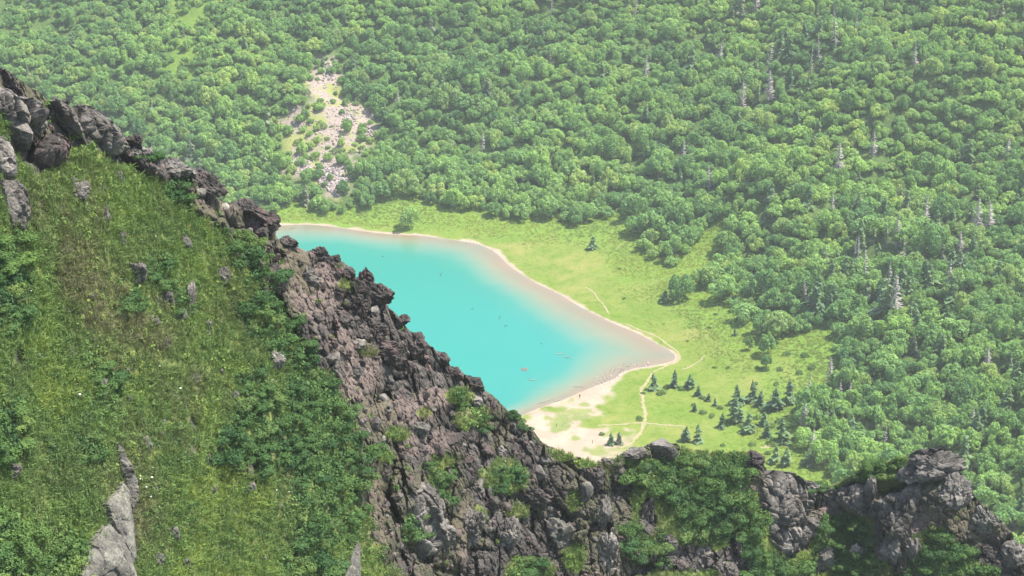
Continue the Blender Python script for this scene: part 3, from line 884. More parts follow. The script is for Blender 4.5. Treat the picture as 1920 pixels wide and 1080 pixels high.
OUTL = [
    (SL, [(155, 1095), (160, 1040), (178, 1010), (196, 985), (206, 982), (220, 998), (238, 1038), (248, 1075), (250, 1100)], 'pale lichened slab leaning at the bottom left', M_PALE, .9),
    (SL, [(199, 945), (212, 930), (226, 915), (232, 905), (240, 900), (247, 912), (253, 930), (254, 1000), (253, 1050), (247, 1060), (238, 1034), (220, 998), (208, 978)], 'narrow upright lichened slab beside the leaning slab', M_PALE, .5),
    (SL, [(221, 828), (228, 836), (238, 860), (250, 890), (255, 925), (252, 960), (244, 930), (238, 900), (230, 880)], 'thin grey fin of rock above the leaning slab', M_GREY, .7),
    (SL, [(643, 1100), (650, 1070), (664, 1030), (672, 1012), (676, 1040), (674, 1100)], 'small pale slab at the foot of the thicket', M_PALE, .5),
    (SL, [(-20, 150), (10, 156), (42, 172), (62, 190), (72, 215), (74, 235), (62, 250), (50, 266), (34, 262), (15, 240), (-20, 215)], 'big grey craggy outcrop at the top left of the ridge', M_GREY, 1.3),
    (SL, [(18, 235), (42, 222), (52, 240), (48, 262), (43, 284), (36, 287), (27, 262)], 'narrow pointed grey rock hanging above the dark boulder', M_GREY, 1.6),
    (SL, [(-14, 252), (8, 253), (18, 270), (30, 305), (35, 320), (27, 332), (14, 330), (4, 320), (-14, 300)], 'tall grey slab at the left edge beside the grass', M_GREY, .7),
    (SL, [(6, 335), (28, 334), (42, 360), (53, 388), (53, 410), (47, 432), (41, 426), (36, 412), (29, 426), (19, 400)], 'forked grey slab below the tall slab at the left edge', M_GREY, .7),
    (SL, [(160, 198), (178, 199), (200, 220), (222, 255), (233, 278), (229, 286), (214, 293), (199, 285), (188, 262), (174, 258), (160, 248), (154, 225)], 'long sloping brown grey slab on the crest', M_GREY, 1.2),
    (SL, [(94, 190), (104, 180), (130, 200), (153, 240), (156, 253), (146, 252), (118, 224), (99, 206)], 'leaning grey rock rib on the upper crest', M_GREY, .9),
    (SL, [(64, 290), (70, 270), (86, 253), (100, 250), (118, 264), (131, 281), (127, 300), (113, 311), (92, 313), (75, 305)], 'dark rounded boulder on the grass at the upper left', M_LAVA, 1.5),
    (SL, [(772, 925), (800, 903), (822, 922), (834, 958), (832, 990), (822, 1032), (800, 1044), (784, 1012), (776, 970)], 'large smooth grey rock face low on the ridge', M_GREY, .9),
    (SR, [(1425, 900), (1450, 882), (1490, 886), (1508, 900), (1516, 940), (1510, 985), (1470, 990), (1440, 975), (1428, 950)], 'big dark cliff block below the black lava head', M_GREY, 1.0),
    (SR, [(1440, 972), (1475, 985), (1512, 978), (1536, 960), (1532, 985), (1520, 1008), (1492, 1036), (1466, 1048), (1448, 1015)], 'lower cliff block with a shaded base', M_GREY, 1.0),
    (SR, [(1575, 925), (1605, 903), (1624, 910), (1620, 945), (1613, 968), (1590, 962), (1574, 946)], 'smooth faced cliff block under the mossy top', M_GREY, 1.4),
    (SR, [(1640, 938), (1668, 924), (1702, 922), (1722, 934), (1719, 955), (1702, 985), (1691, 1006), (1668, 1012), (1650, 992), (1642, 965)], 'broad grey rock face at the right', M_GREY, 1.6),
]
for n_, (S, pts, lb, mt, th) in enumerate(OUTL):
    flat = mt is M_PALE or 'slab' in lb or 'boulder' in lb or 'fin' in lb
    outline_rock(S, pts, lb, mt, 1300 + n_, th, amp=.03 if mt is M_PALE else (.11 if flat else .17), forward=.75 if flat else .45, edge=.2 if flat else .10)

g = np.random.default_rng(58)
stone_me = [rock_mesh('stone', 880 + i, 3, **CRAG) for i in range(5)]
for me in stone_me:
    me.materials.append(M_PALE)
for (px, py) in poisson_px([(60, 340), (200, 320), (340, 420), (480, 560), (560, 720), (520, 1060), (280, 1060), (260, 820), (60, 760)], 46, g, 600)[:60]:
    i, j, p, f = ridge_at(SL, px, py)
    s = float(np.exp(g.normal(-1.25, .4)))
    o = bpy.data.objects.new('stone', stone_me[int(g.integers(5))]); link(o)
    o.location = p + np.array([0, -.05, 0]); o.scale = (s * .8, s * .8, s * g.uniform(.8, 1.7)); o.rotation_euler = (g.normal(0, .3), g.normal(0, .3), g.uniform(0, 6))
    tag(o, 'small grey stone poking out of the slope grass', 'stone', 'small stones in the slope grass')
# loose lava boulders of the ridge: countable repeats
var = [rock_mesh('boulder', 900 + i, 3, **(CRAG if i % 2 else SLAB)) for i in range(8)]
var_l = []
for i, me in enumerate(var):
    me.materials.append(M_LAVA if i % 3 else M_GREY)
RIDGE_PX = [(380, 380), (470, 410), (540, 470), (640, 520), (740, 620), (860, 710), (980, 800), (1090, 868), (1140, 960), (1160, 1080), (800, 1080), (700, 960), (690, 830), (620, 700), (560, 560), (480, 470)]
g = np.random.default_rng(55)
pts = poisson_px(RIDGE_PX, 22, g, 1500)
k_ = 0
for (px, py) in pts[:230]:
    i, j, p, f = ridge_at(SL, px, py)
    if SL['rock'][i, j] < .6:
        continue
    s = float(g.lognormal(-.95, .40)); s = min(max(s, .2), 1.1)
    o = bpy.data.objects.new('boulder', var[int(g.integers(8))]); link(o)
    o.location = p + np.array([0, .2 * s, -.05 * s]); o.scale = (s * g.uniform(.8, 1.3), s, s * g.uniform(.6, 1.1))
    o.rotation_euler = tuple(g.uniform(0, 6.28, 3))
    tag(o, 'loose lava boulder lodged among the rubble of the dark ridge', 'boulder', 'loose boulders on the dark lava ridge')

# ------------------------------------------------------------------ scattering of uncountable stuff
def stuff(name, P, rot, scl, tint, vid, sources, label, cat):
    colx = bpy.data.collections.new(name + ' sources')
    for s in sources:
        colx.objects.link(s)
    me = bpy.data.meshes.new(name)
    me.vertices.add(len(P)); me.vertices.foreach_set('co', np.ascontiguousarray(P, np.float32).ravel())
    set_attr(me, 'rot', rot, 'FLOAT_VECTOR'); set_attr(me, 'scl', scl, 'FLOAT_VECTOR'); set_attr(me, 'tint', tint); set_attr(me, 'vid', vid, 'INT')
    o = obj_of(name, me)
    ng = bpy.data.node_groups.new(name, 'GeometryNodeTree')
    ng.interface.new_socket('Geometry', in_out='INPUT', socket_type='NodeSocketGeometry')
    ng.interface.new_socket('Geometry', in_out='OUTPUT', socket_type='NodeSocketGeometry')
    N, L = ng.nodes, ng.links
    gi, go = N.new('NodeGroupInput'), N.new('NodeGroupOutput')
    ip = N.new('GeometryNodeInstanceOnPoints')
    ci = N.new('GeometryNodeCollectionInfo'); ci.inputs[0].default_value = colx
    ci.inputs[1].default_value = True; ci.inputs[2].default_value = True
    def na(nm, ty):
        a = N.new('GeometryNodeInputNamedAttribute'); a.data_type = ty; a.inputs[0].default_value = nm
        return [s for s in a.outputs if s.enabled and s.name == 'Attribute'][0]
    L.new(gi.outputs[0], ip.inputs['Points']); L.new(ci.outputs[0], ip.inputs['Instance'])
    ip.inputs['Pick Instance'].default_value = True
    L.new(na('vid', 'INT'), ip.inputs['Instance Index'])
    er = N.new('FunctionNodeEulerToRotation'); L.new(na('rot', 'FLOAT_VECTOR'), er.inputs[0]); L.new(er.outputs[0], ip.inputs['Rotation'])
    L.new(na('scl', 'FLOAT_VECTOR'), ip.inputs['Scale'])
    L.new(ip.outputs[0], go.inputs[0])
    md = o.modifiers.new('scatter', 'NODES'); md.node_group = ng
    return tag(o, label, cat, None, 'stuff')

def leaf_cards(P, N, size, g, aspect=.6, tilt=.5):
    """a pointed, slightly folded leaf at every P facing N"""
    n = len(P)
    N = N + g.standard_normal((n, 3)) * tilt
    N /= np.linalg.norm(N, axis=1)[:, None] + 1e-9
    a = g.standard_normal((n, 3)); a -= (a * N).sum(1)[:, None] * N; a /= np.linalg.norm(a, axis=1)[:, None] + 1e-9
    b = np.cross(N, a)
    s = (size * g.uniform(.6, 1.4, n))[:, None]
    V = np.stack([P - a * s, P + b * s * aspect - N * s * .15, P + a * s, P - b * s * aspect - N * s * .15], 1).reshape(-1, 3)
    return V, np.arange(4 * n).reshape(n, 4)

def tri_tube(p0, p1, r0, r1, k=5):
    p0, p1 = np.asarray(p0, float), np.asarray(p1, float)
    d = p1 - p0; d /= np.linalg.norm(d) + 1e-9
    a = np.cross(d, [0, 0, 1.0]) if abs(d[2]) < .9 else np.cross(d, [1.0, 0, 0])
    a /= np.linalg.norm(a); b = np.cross(d, a)
    th = np.arange(k) * 2 * math.pi / k
    c = np.cos(th)[:, None] * a + np.sin(th)[:, None] * b
    V = np.concatenate([p0 + c * r0, p1 + c * r1])
    F = np.array([(i, (i + 1) % k, k + (i + 1) % k, k + i) for i in range(k)])
    return V, F

def join_vf(parts):
    V, F, o = [], {}, 0
    for v, f in parts:
        V.append(v); F.setdefault(f.shape[1], []).append(f + o); o += len(v)
    return np.concatenate(V), [np.concatenate(f) for f in F.values()]

# --- grass, herbs and rubble of the near slope
def tuft(seed, n, hgt, wid, spread):
    g = np.random.default_rng(seed)
    parts = []
    for i in range(n):
        a = g.uniform(0, 6.28); d = np.array([math.cos(a), math.sin(a), 0]); s = np.array([-d[1], d[0], 0])
        h = hgt * g.uniform(.5, 1.1); w = wid * g.uniform(.7, 1.3); b = d * spread * g.uniform(0, .5); l = g.uniform(.2, .9)
        p1 = b + d * h * l * .3 + np.array([0, 0, h * .6]); p2 = b + d * h * l * .95 + np.array([0, 0, h * (1 - .35 * l)])
        V = np.array([b - s * w, b + s * w, p1 + s * w * .7, p1 - s * w * .7, p2])
        parts.append((V, np.array([[0, 1, 2, 3]]))); parts.append((V, np.array([[3, 2, 4]])))
    return mesh_np('grass_tuft', *join_vf(parts))
def tint_mat(name, stops, trans=.3):
    m = new_mat(name); t = NT(m)
    a = t.attr('tint', 'INSTANCER').outputs['Fac']
    cr = t.n('ShaderNodeValToRGB'); t.l(a, cr.inputs[0])
    e = cr.color_ramp.elements
    e[0].position = stops[0][0]; e[0].color = (*stops[0][1], 1); e[1].position = stops[-1][0]; e[1].color = (*stops[-1][1], 1)
    for p_, c_ in stops[1:-1]:
        q = e.new(p_); q.color = (*c_, 1)
    r = t.rand()
    col = t.mix(1.0, cr.outputs[0], t.mix(r, (.82, .82, .82), (1.18, 1.18, 1.18)), 'MULTIPLY')
    t.leaf_out(col, trans, (1.2, 1.2, .6))
    return m
M_GRASS = tint_mat('hillside grass', [(0, (.15, .155, .085)), (.2, (.125, .165, .068)), (.55, (.122, .19, .064)), (.8, (.165, .235, .068)), (1, (.22, .275, .072))])
M_HERB = tint_mat('hillside herbs', [(0, (.055, .10, .045)), (.5, (.105, .17, .055)), (1, (.19, .245, .065))])
M_UNDER = tint_mat('thicket leaves', [(0, (.04, .08, .036)), (.4, (.065, .12, .045)), (.7, (.10, .165, .055)), (1, (.15, .21, .065))])
def src(me, mat):
    me.materials.append(mat)
    return bpy.data.objects.new(me.name, me)
tufts = [src(tuft(i, 22, .5, .018, .5), M_GRASS) for i in range(4)]
def herb(seed):
    g = np.random.default_rng(seed)
    n = 46
    P = g.standard_normal((n, 3)); P /= np.linalg.norm(P, axis=1)[:, None]
    P[:, 2] = np.abs(P[:, 2]) * .8
    N = P.copy(); P = P * .30 * g.uniform(.5, 1.1, (n, 1))
    return mesh_np('herb_clump', *leaf_cards(P, N, .075, g, .55, .6))
herbs = [src(herb(i + 20), M_HERB) for i in range(4)]
THICKETS = [
    (SL, [(425, 420), (470, 440), (520, 520), (545, 580), (500, 560), (440, 480)], 30, 'dark shrub in the upper thicket against the lava ridge'),
    (SL, [(445, 575), (500, 540), (560, 590), (588, 650), (560, 690), (500, 650), (450, 610)], 27, 'dark shrub of the dense patch left of the red scree'),
    (SL, [(535, 700), (600, 690), (650, 760), (692, 850), (690, 950), (650, 1010), (560, 1040), (545, 930), (540, 820)], 27, 'dark shrub of the large thicket in the middle of the slope'),
    (SL, [(400, 850), (440, 770), (500, 740), (545, 800), (540, 880), (470, 880)], 30, 'dark shrub of the clump left of the large thicket'),
    (SL, [(440, 700), (480, 690), (500, 750), (450, 770)], 28, 'dark shrub between the upper patch and the large thicket'),
    (SL, [(-30, 430), (30, 440), (45, 520), (60, 600), (20, 620), (-30, 600)], 32, 'dark shrub on the left edge above the middle of the slope'),
    (SL, [(-30, 770), (20, 760), (50, 830), (30, 870), (-30, 860)], 34, 'blue green shrub at the left edge'),
    (SL, [(-30, 960), (30, 970), (90, 1040), (120, 1090), (-30, 1100)], 36, 'blue green shrub in the bottom left corner'),
    (SL, [(150, 665), (180, 660), (215, 720), (205, 750), (170, 720)], 26, 'dark shrub in the narrow gully of the grass slope'),
    (SL, [(215, 560), (250, 550), (265, 580), (230, 590)], 24, 'small dark shrub under the broken outcrop'),
    (SL, [(320, 540), (355, 530), (355, 575), (325, 580)], 22, 'small dark shrub left of the upright rib'),
    (SL, [(270, 490), (305, 485), (300, 530), (275, 525)], 24, 'small dark shrub right of the broken outcrop'),
    (SL, [(310, 340), (350, 335), (350, 375), (320, 375)], 26, 'dark shrub below the wide crest boulder'),
    (SL, [(100, 1010), (150, 1000), (150, 1060), (100, 1060)], 34, 'blue green shrub left of the pale slabs'),
    (SL, [(260, 265), (305, 275), (310, 292), (270, 290)], 18, 'olive bush on the crest right of the dark boulder'),
    (SL, [(530, 1040), (620, 1050), (640, 1100), (520, 1100)], 32, 'dark shrub at the bottom below the large thicket'),
    (SL, [(150, 820), (190, 815), (190, 860), (150, 860)], 26, 'leafy shrub in the lower left grass'),
    (SL, [(925, 870), (975, 870), (980, 905), (930, 915)], 20, 'green bush growing among the lava rocks'),
    (SL, [(800, 870), (835, 880), (845, 940), (815, 930)], 18, 'bright green bush on the lower ridge'),
    (SL, [(960, 752), (985, 775), (990, 800), (965, 790)], 14, 'little bush leaning out from the crest over the beach'),
    (SL, [(850, 735), (900, 760), (905, 800), (870, 790)], 18, 'bright bush on the rocks near the lower crest'),
    (SL, [(765, 960), (800, 965), (795, 1005), (765, 1005)], 20, 'small bush beside the smooth rock face'),
    (SL, [(960, 1045), (1010, 1050), (1010, 1090), (960, 1090)], 20, 'small bush at the bottom of the lava ridge'),
    (SR, [(1150, 880), (1225, 862), (1290, 850), (1345, 858), (1395, 858), (1392, 920), (1420, 960), (1420, 1000), (1330, 1010), (1280, 1000), (1260, 930), (1190, 910)], 27, 'dark shrub of the thicket crowning the right shoulder'),
    (SR, [(1165, 985), (1200, 1010), (1240, 1010), (1250, 1050), (1190, 1060), (1160, 1030)], 26, 'dark shrub in the gully left of the pinnacle'),
    (SR, [(1535, 975), (1590, 965), (1630, 1000), (1640, 1070), (1600, 1090), (1560, 1060), (1530, 1040)], 25, 'dark shrub in the hollow between the cliff blocks'),
    (SR, [(1400, 1020), (1460, 1050), (1520, 1060), (1510, 1100), (1400, 1100)], 26, 'dark shrub at the foot of the cliff blocks'),
    (SR, [(1770, 1000), (1830, 1040), (1870, 1090), (1720, 1100), (1710, 1060)], 26, 'dark shrub on the lower right below the rock ribs'),
    (SR, [(1590, 885), (1640, 868), (1690, 866), (1700, 890), (1640, 900)], 18, 'olive bush on the mossy top at the right'),
    (SR, [(1510, 885), (1535, 880), (1545, 905), (1515, 905)], 18, 'feathery bush in the notch left of the mossy top'),
]
def thick_px(S, x, y):
    q = np.stack([x, y], 1)
    r = np.full(len(q), 1e9)
    for S2, poly, dpx, lb in THICKETS:
        if S2 is S:
            r = np.minimum(r, sdf(q, poly))
    return r
def sample_ridge(S, n, g, wt, thick=-1):
    """random surface points of the visible part of a ridge with a keep-probability from the zones"""
    nc, nr = S['rock'].shape
    ci = np.where((S['cx'] > -60) & (S['cx'] < 2000))[0]
    a = g.integers(0, len(ci) - 1, n); a = ci[a]; b = g.integers(0, nr - 1, n)
    u, v = g.random((n, 1)), g.random((n, 1))
    A = S['A']; a2 = np.minimum(a + 1, nc - 1)
    p = (A[a, b] * (1 - u) + A[a2, b] * u) * (1 - v) + (A[a, b + 1] * (1 - u) + A[a2, b + 1] * u) * v
    area = (S['bottom'] - S['cr'][a]) / (S['bottom'] - S['cr'].min())
    k = g.random(n) < area * wt(S['rock'][a, b], S['red'][a, b], S['moss'][a, b], S['cx'][a], S['cr'][a] + b / nr * (S['bottom'] - S['cr'][a]))
    th = thick_px(S, S['cx'][a[k]], (S['cr'][a] + b / nr * (S['bottom'] - S['cr'][a]))[k]) < g.normal(0, 7, int(k.sum()))
    kk = np.where(th, g.random(len(th)) < (.12 if thick < 0 else 1), thick < 0)
    return p[k][kk], S['moss'][a, b][k][kk], S['red'][a, b][k][kk]
g = np.random.default_rng(77)
def scat(name, S_list, n_list, wt, sources, smin, smax, label, cat, tintf, sink=.02, free=False, thick=-1):
    Ps, Mo, Re = [], [], []
    for S, n in zip(S_list, n_list):
        p, mo, re = sample_ridge(S, n, g, wt, thick)
        Ps.append(p); Mo.append(mo); Re.append(re)
    Pn = np.concatenate(Ps); mo = np.concatenate(Mo); re = np.concatenate(Re)
    n = len(Pn)
    if free:
        rot = g.uniform(0, 6.28, (n, 3))
    else:
        rot = np.column_stack([g.normal(.35, .15, n), g.normal(0, .15, n), g.uniform(-3.14, 3.14, n)])
    s = np.exp(g.uniform(np.log(smin), np.log(smax), n))
    scl = np.column_stack([s, s, s * g.uniform(.7, 1.2, n)])
    return stuff(name, Pn - np.array([0, 0, sink]), rot, scl, np.clip(tintf(Pn, mo, re), 0, 1), g.integers(0, len(sources), n), sources, label, cat)
scat('grass', [SL, SR], [110000, 26000], lambda ro, re, mo, x, y: np.clip(1 - ro * 1.25, 0, 1) * .85, tufts, .7, 1.7,
     'long yellow green grass covering the steep near slope', 'grass',
     lambda P, mo, re: .46 + .95 * fbm(P, 9, 3, 91) + .45 * fbm(P, 2.2, 3, 92) + .15 * (mo - .5))
scat('herbs', [SL, SR], [46000, 15000], lambda ro, re, mo, x, y: np.clip(1 - ro * 1.1, 0.02, 1) * (.25 + .5 * mo), herbs, .6, 1.7,
     'low leafy herbs growing through the slope grass', 'herbs',
     lambda P, mo, re: .5 + .5 * fbm(P, 6, 3, 93) * 1.5 + .25 * fbm(P, 1.2, 2, 94))
und = []
for i in range(4):
    gg = np.random.default_rng(60 + i)
    P = gg.standard_normal((70, 3)); P /= np.linalg.norm(P, axis=1)[:, None]; P[:, 2] = np.abs(P[:, 2]) * .9
    N = P.copy(); P = P * .42 * gg.uniform(.45, 1.1, (70, 1))
    und.append(src(mesh_np('undergrowth_clump', *leaf_cards(P, N, .085, gg, .6, .55)), M_UNDER))
scat('undergrowth', [SL, SR], [30000, 26000], lambda ro, re, mo, x, y: np.clip(1.1 - ro, 0.15, 1) * .9, und, .7, 1.9,
     'leafy undergrowth filling the thickets between the shrubs', 'undergrowth', lambda P, mo, re: .45 + .8 * fbm(P, 3.5, 3, 95) + .25 * fbm(P, .9, 2, 96), 0.05, False, 1)
rub = [src(rock_mesh('rubble', 950 + i, 2, **CRAG), M_LAVA if i < 2 else M_SCREE) for i in range(5)]
scat('rubble', [SL, SR], [22000, 5000], lambda ro, re, mo, x, y: np.clip(ro * .28 + re * .5, 0, 1) * (ro > .3), rub, .05, .32,
     'loose dark and reddish rubble strewn over the ridge', 'rubble', lambda P, mo, re: re, 0, True)

# ------------------------------------------------------------------ shrubs of the near slope
def crown_np(seed, n, lobes, leaf, flat=.8, base=-.35, tilt=.55, aspect=.6, spread=.62, lob=(.34, .55), jit=(.88, 1.05)):
    """leaves over a cluster of lobes: unit radius, standing on z = 0"""
    g = np.random.default_rng(seed)
    C, Rr = [], []
    for i in range(lobes):
        a = g.uniform(0, 6.28); r = math.sqrt(g.random()) * spread
        zc = g.uniform(.05, 1.0) * (1 - (r / spread) ** 2 * .75)
        C.append((math.cos(a) * r, math.sin(a) * r, zc * .75)); Rr.append(g.uniform(*lob))
    C, Rr = np.array(C), np.array(Rr)
    w = Rr ** 2; k = g.choice(lobes, n * 3, p=w / w.sum())
    D = g.standard_normal((n * 3, 3)); D /= np.linalg.norm(D, axis=1)[:, None]
    D = D[D[:, 2] > -.7 + .0 * D[:, 2]]; k = k[:len(D)]
    P = C[k] + D * (Rr[k] * g.uniform(*jit, len(D)))[:, None]
    # drop leaves that lie deep inside another lobe
    dd = np.linalg.norm(P[:, None] - C[None], axis=2) / Rr[None]
    dd[np.arange(len(P)), k] = 9
    ok = dd.min(1) > .72
    P, D = P[ok][:n], D[ok][:n]
    P[:, 2] = (P[:, 2] - base) * flat
    ok = P[:, 2] > 0.02
    return leaf_cards(P[ok], D[ok], leaf, g, aspect, tilt)

shrub_me = []
for i in range(6):
    V, Fq = crown_np(400 + i, 1700, 12, .07, .60, -.05, .5, .6, .8, (.22, .42))
    st = [tri_tube((0, 0, -.25), (.35 * math.cos(a), .35 * math.sin(a), .35), .03, .012, 4) for a in (i, i + 2, i + 4)]
    me = mesh_np('foliage', V, Fq); me.materials.append(M_SHRUB)
    ms = mesh_np('stem', *join_vf(st)); ms.materials.append(M_BARK)
    shrub_me.append((me, ms))
def put_shrub(pos, s, sz, label, group, g, name='shrub'):
    e = bpy.data.objects.new(name, None); link(e)
    e.location = pos; e.scale = (s, s, sz); e.rotation_euler = (0, 0, g.uniform(0, 6.28))
    a, b = shrub_me[int(g.integers(6))]
    obj_of('foliage', a, None, e); obj_of('stem', b, None, e)
    tag(e, label, 'shrub', group)
g = np.random.default_rng(99)
n_shrub = 0
for S, poly, dpx, lb in THICKETS:
    pts = poisson_px(poly, dpx, g, 1200)
    for (px, py) in pts:
        i, j, p, f = ridge_at(S, px, py)
        if f < -.01:
            py = S['cr'][i] + 4
        dist = math.hypot(p[1], CAM_H - p[2])
        s = dpx / FPX * dist * g.uniform(.85, 1.45)
        put_shrub(p - np.array([0, 0, .12 * s]), s, s * g.uniform(.6, 1.0), lb, 'shrubs of the near slope' if len(pts) > 1 else None, g)
        n_shrub += 1
print('shrubs', n_shrub)

# white flower heads in the slope grass
def flower_me():
    g = np.random.default_rng(5)
    parts = []
    for i in range(9):
        a, r = g.uniform(0, 6.28), g.uniform(0, .055)
        c = np.array([r * math.cos(a), r * math.sin(a), .62 + g.uniform(-.01, .02)])
        th = np.arange(6) * math.pi / 3
        V = np.concatenate([[c + np.array([0, 0, .02])], c + np.stack([np.cos(th) * .035, np.sin(th) * .035, 0 * th], 1)])
        parts.append((V, np.array([(0, 1 + k, 1 + (k + 1) % 6) for k in range(6)])))
    return mesh_np('flower_head', *join_vf(parts)), mesh_np('stem', *tri_tube((0, 0, -.05), (0, 0, .62), .008, .005, 4))
fm, fs = flower_me(); fm.materials.append(M_FLOWER); fs.materials.append(M_HERB)
FL = [(265, 903), (273, 901), (284, 910), (276, 938), (281, 946), (262, 912), (338, 740), (346, 742), (334, 736), (181, 866), (284, 888), (122, 788), (130, 790), (292, 456), (254, 413), (448, 940), (380, 512), (372, 500), (520, 930), (544, 936), (35, 655), (330, 745), (83, 1010), (270, 925), (214, 770), (590, 990), (300, 700), (150, 755), (60, 560), (415, 690)]
for (px, py) in FL:
    i, j, p, f = ridge_at(SL, px, py)
    e = bpy.data.objects.new('white_flower', None); link(e); e.location = p; e.rotation_euler = (g.uniform(-.2, .4), g.uniform(-.3, .3), g.uniform(0, 6)); s = g.uniform(.7, 1.1); e.scale = (s, s, s)
    obj_of('flower_head', fm, None, e); obj_of('stem', fs, None, e)
    tag(e, 'flat white flower head standing in the near slope grass', 'flower', 'white flower heads in the slope grass')

# ------------------------------------------------------------------ trees
broad_me = []
for i in range(9):
    tall = (.85, .95, 1.1)[i % 3]
    V, Fq = crown_np(500 + i, 1400, (15, 20, 25)[(i // 3) % 3], .078, tall, -.25, .55, .7, (.74, .80, .70)[(i // 3) % 3], ((.20, .40), (.15, .32), (.14, .30))[(i // 3) % 3], (.74, 1.10))
    V = V + np.array([0, 0, .22])
    V[:, :2] *= 1.0
    c = mesh_np('crown', V, Fq); c.materials.append(M_BROAD)
    gg = np.random.default_rng(i)
    st = [tri_tube((0, 0, -.2), (0.02, 0, .55), .05, .035, 6)]
    for q in range(5):
        a = q * 1.26 + gg.uniform(0, .8)
        st.append(tri_tube((0, 0, .3 + .05 * q), (.42 * math.cos(a), .42 * math.sin(a), .75 + .1 * gg.random()), .028, .01, 5))
    tk = mesh_np('trunk', *join_vf(st)); tk.materials.append(M_BARK)
    broad_me.append((c, tk))
def conifer_np(seed, n_wh=14, dead=False):
    """unit height"""
    g = np.random.default_rng(seed)
    parts = []
    ex_ = g.uniform(.55, 1.0); gap = g.uniform(0, 6.28)
    for i in range(n_wh):
        u = i / (n_wh - 1)
        zc = .10 + .86 * u
        L = (.27 * (1 - u) ** ex_ + .02) * g.uniform(.5, 1.2)
        nb = int(10 - 4 * u)
        for k in range(nb):
            a = g.uniform(0, 6.28); l = L * g.uniform(.4, 1.3) * (.55 if math.cos(a - gap - 2 * u) > .75 else 1)
            d = np.array([math.cos(a), math.sin(a), 0]); s = np.array([-d[1], d[0], 0])
            dr = -.30 * l
            p0 = np.array([0, 0, zc]); p1 = d * l * .55 + np.array([0, 0, zc + dr * .25]); p2 = d * l + np.array([0, 0, zc + dr])
            w = l * g.uniform(.26, .4)
            V = np.array([p0, p1 - s * w + np.array([0, 0, -.02 * l]), p2, p1 + s * w + np.array([0, 0, -.02 * l])])
            parts.append((V, np.array([[0, 1, 2, 3]])))
            V2 = V + np.array([0, 0, .03 * (1 - u)]) + s * .02
            V2[2] = V2[2] * .85
            parts.append((V2, np.array([[0, 1, 2, 3]])))
    return join_vf(parts)
conif_me = []
for i in range(5):
    c = mesh_np('crown', *conifer_np(600 + i)); c.materials.append(M_CONIF)
    tk = mesh_np('trunk', *tri_tube((0, 0, -.05), (0, 0, .97), .022, .003, 6)); tk.materials.append(M_BARK)
    conif_me.append((c, tk))
dead_me = []
for i in range(5):
    g = np.random.default_rng(700 + i)
    parts = []
    nb = (90, 150, 110, 180, 40)[i]
    for k in range(nb):
        u = g.uniform(.1, .97); L = (.17 * (1 - u) ** .8 + .015) * g.uniform(.45, 1.2) * (1, 1, .8, 1.1, .6)[i]
        a = g.uniform(0, 6.28)
        p1 = np.array([math.cos(a) * L, math.sin(a) * L, u + L * g.uniform(-.35, .3)])
        parts.append(tri_tube((0, 0, u), p1, .0075, .0035, 3))
        q = p1 * np.array([.6, .6, 0]) + np.array([0, 0, u + (p1[2] - u) * .6])
        a2 = a + g.choice([-.8, .8])
        parts.append(tri_tube(q, q + np.array([math.cos(a2), math.sin(a2), g.uniform(-.3, .1)]) * L * .45, .0065, .003, 3))
    c = mesh_np('branches', *join_vf(parts)); c.materials.append(M_DEAD)
    tk = mesh_np('trunk', *tri_tube((0, 0, -.05), (0, 0, 1.0), .016, .003, 6)); tk.materials.append(M_DEAD)
    dead_me.append((c, tk))

def put_tree(name, part, pair, pos, sx, sz, label, cat, group, g):
    e = bpy.data.objects.new(name, None); link(e)
    e.location = pos; e.scale = (sx, sx, sz); e.rotation_euler = (g.normal(0, .05), g.normal(0, .05), g.uniform(0, 6.28))
    obj_of(part, pair[0], None, e); obj_of('trunk', pair[1], None, e)
    return tag(e, label, cat, group)

g = np.random.default_rng(123)
# the forest: jittered dart throwing over the slopes the picture can see
cand = np.column_stack([g.uniform(-260, 330, 80000), g.uniform(480, 1090, 80000)])
cz = ground_z(cand[:, 0], cand[:, 1])
cpx, cpy, cf = to_px(np.column_stack([cand, cz]))
ok = (cpx > -90) & (cpx < 2010) & (cpy > -70) & (cpy < 1180)
ok &= sdf(cand, meadow) > 1.0
ok &= sdf(cand, lake) > 6
crest_all = np.maximum.reduce([np.zeros(len(cpx))])
yl = np.interp(cpx, *np.array(CREST_L, float).T, right=2000); yr = np.interp(cpx, *np.array(CREST_R, float).T, left=2000, right=2000)
ok &= cpy < np.minimum(yl, yr) + 55
Pp = np.stack([cpx, cpy], 1)
td = sdf(Pp, TALUS_PX)
cl1 = sdf(Pp, CLEAR1); cl2 = sdf(Pp, CLEAR2)
keepp = np.ones(len(cand))
td = np.minimum(td, np.minimum(sdf(Pp - np.array([0, 18]), TALUS_PX), sdf(Pp - np.array([0, 34]), TALUS_PX)) - 4)
keepp[td < 0] = .13
keepp[cl1 < 0] = .3
keepp[cl2 < 0] = .0
keepp[(cpx < 420) & (cl1 >= 0)] = .8
ok &= g.random(len(cand)) < keepp
cand, cz, cpx, cpy, cf, td, cl1 = cand[ok], cz[ok], cpx[ok], cpy[ok], cf[ok], td[ok], cl1[ok]
msd = sdf(cand, meadow)
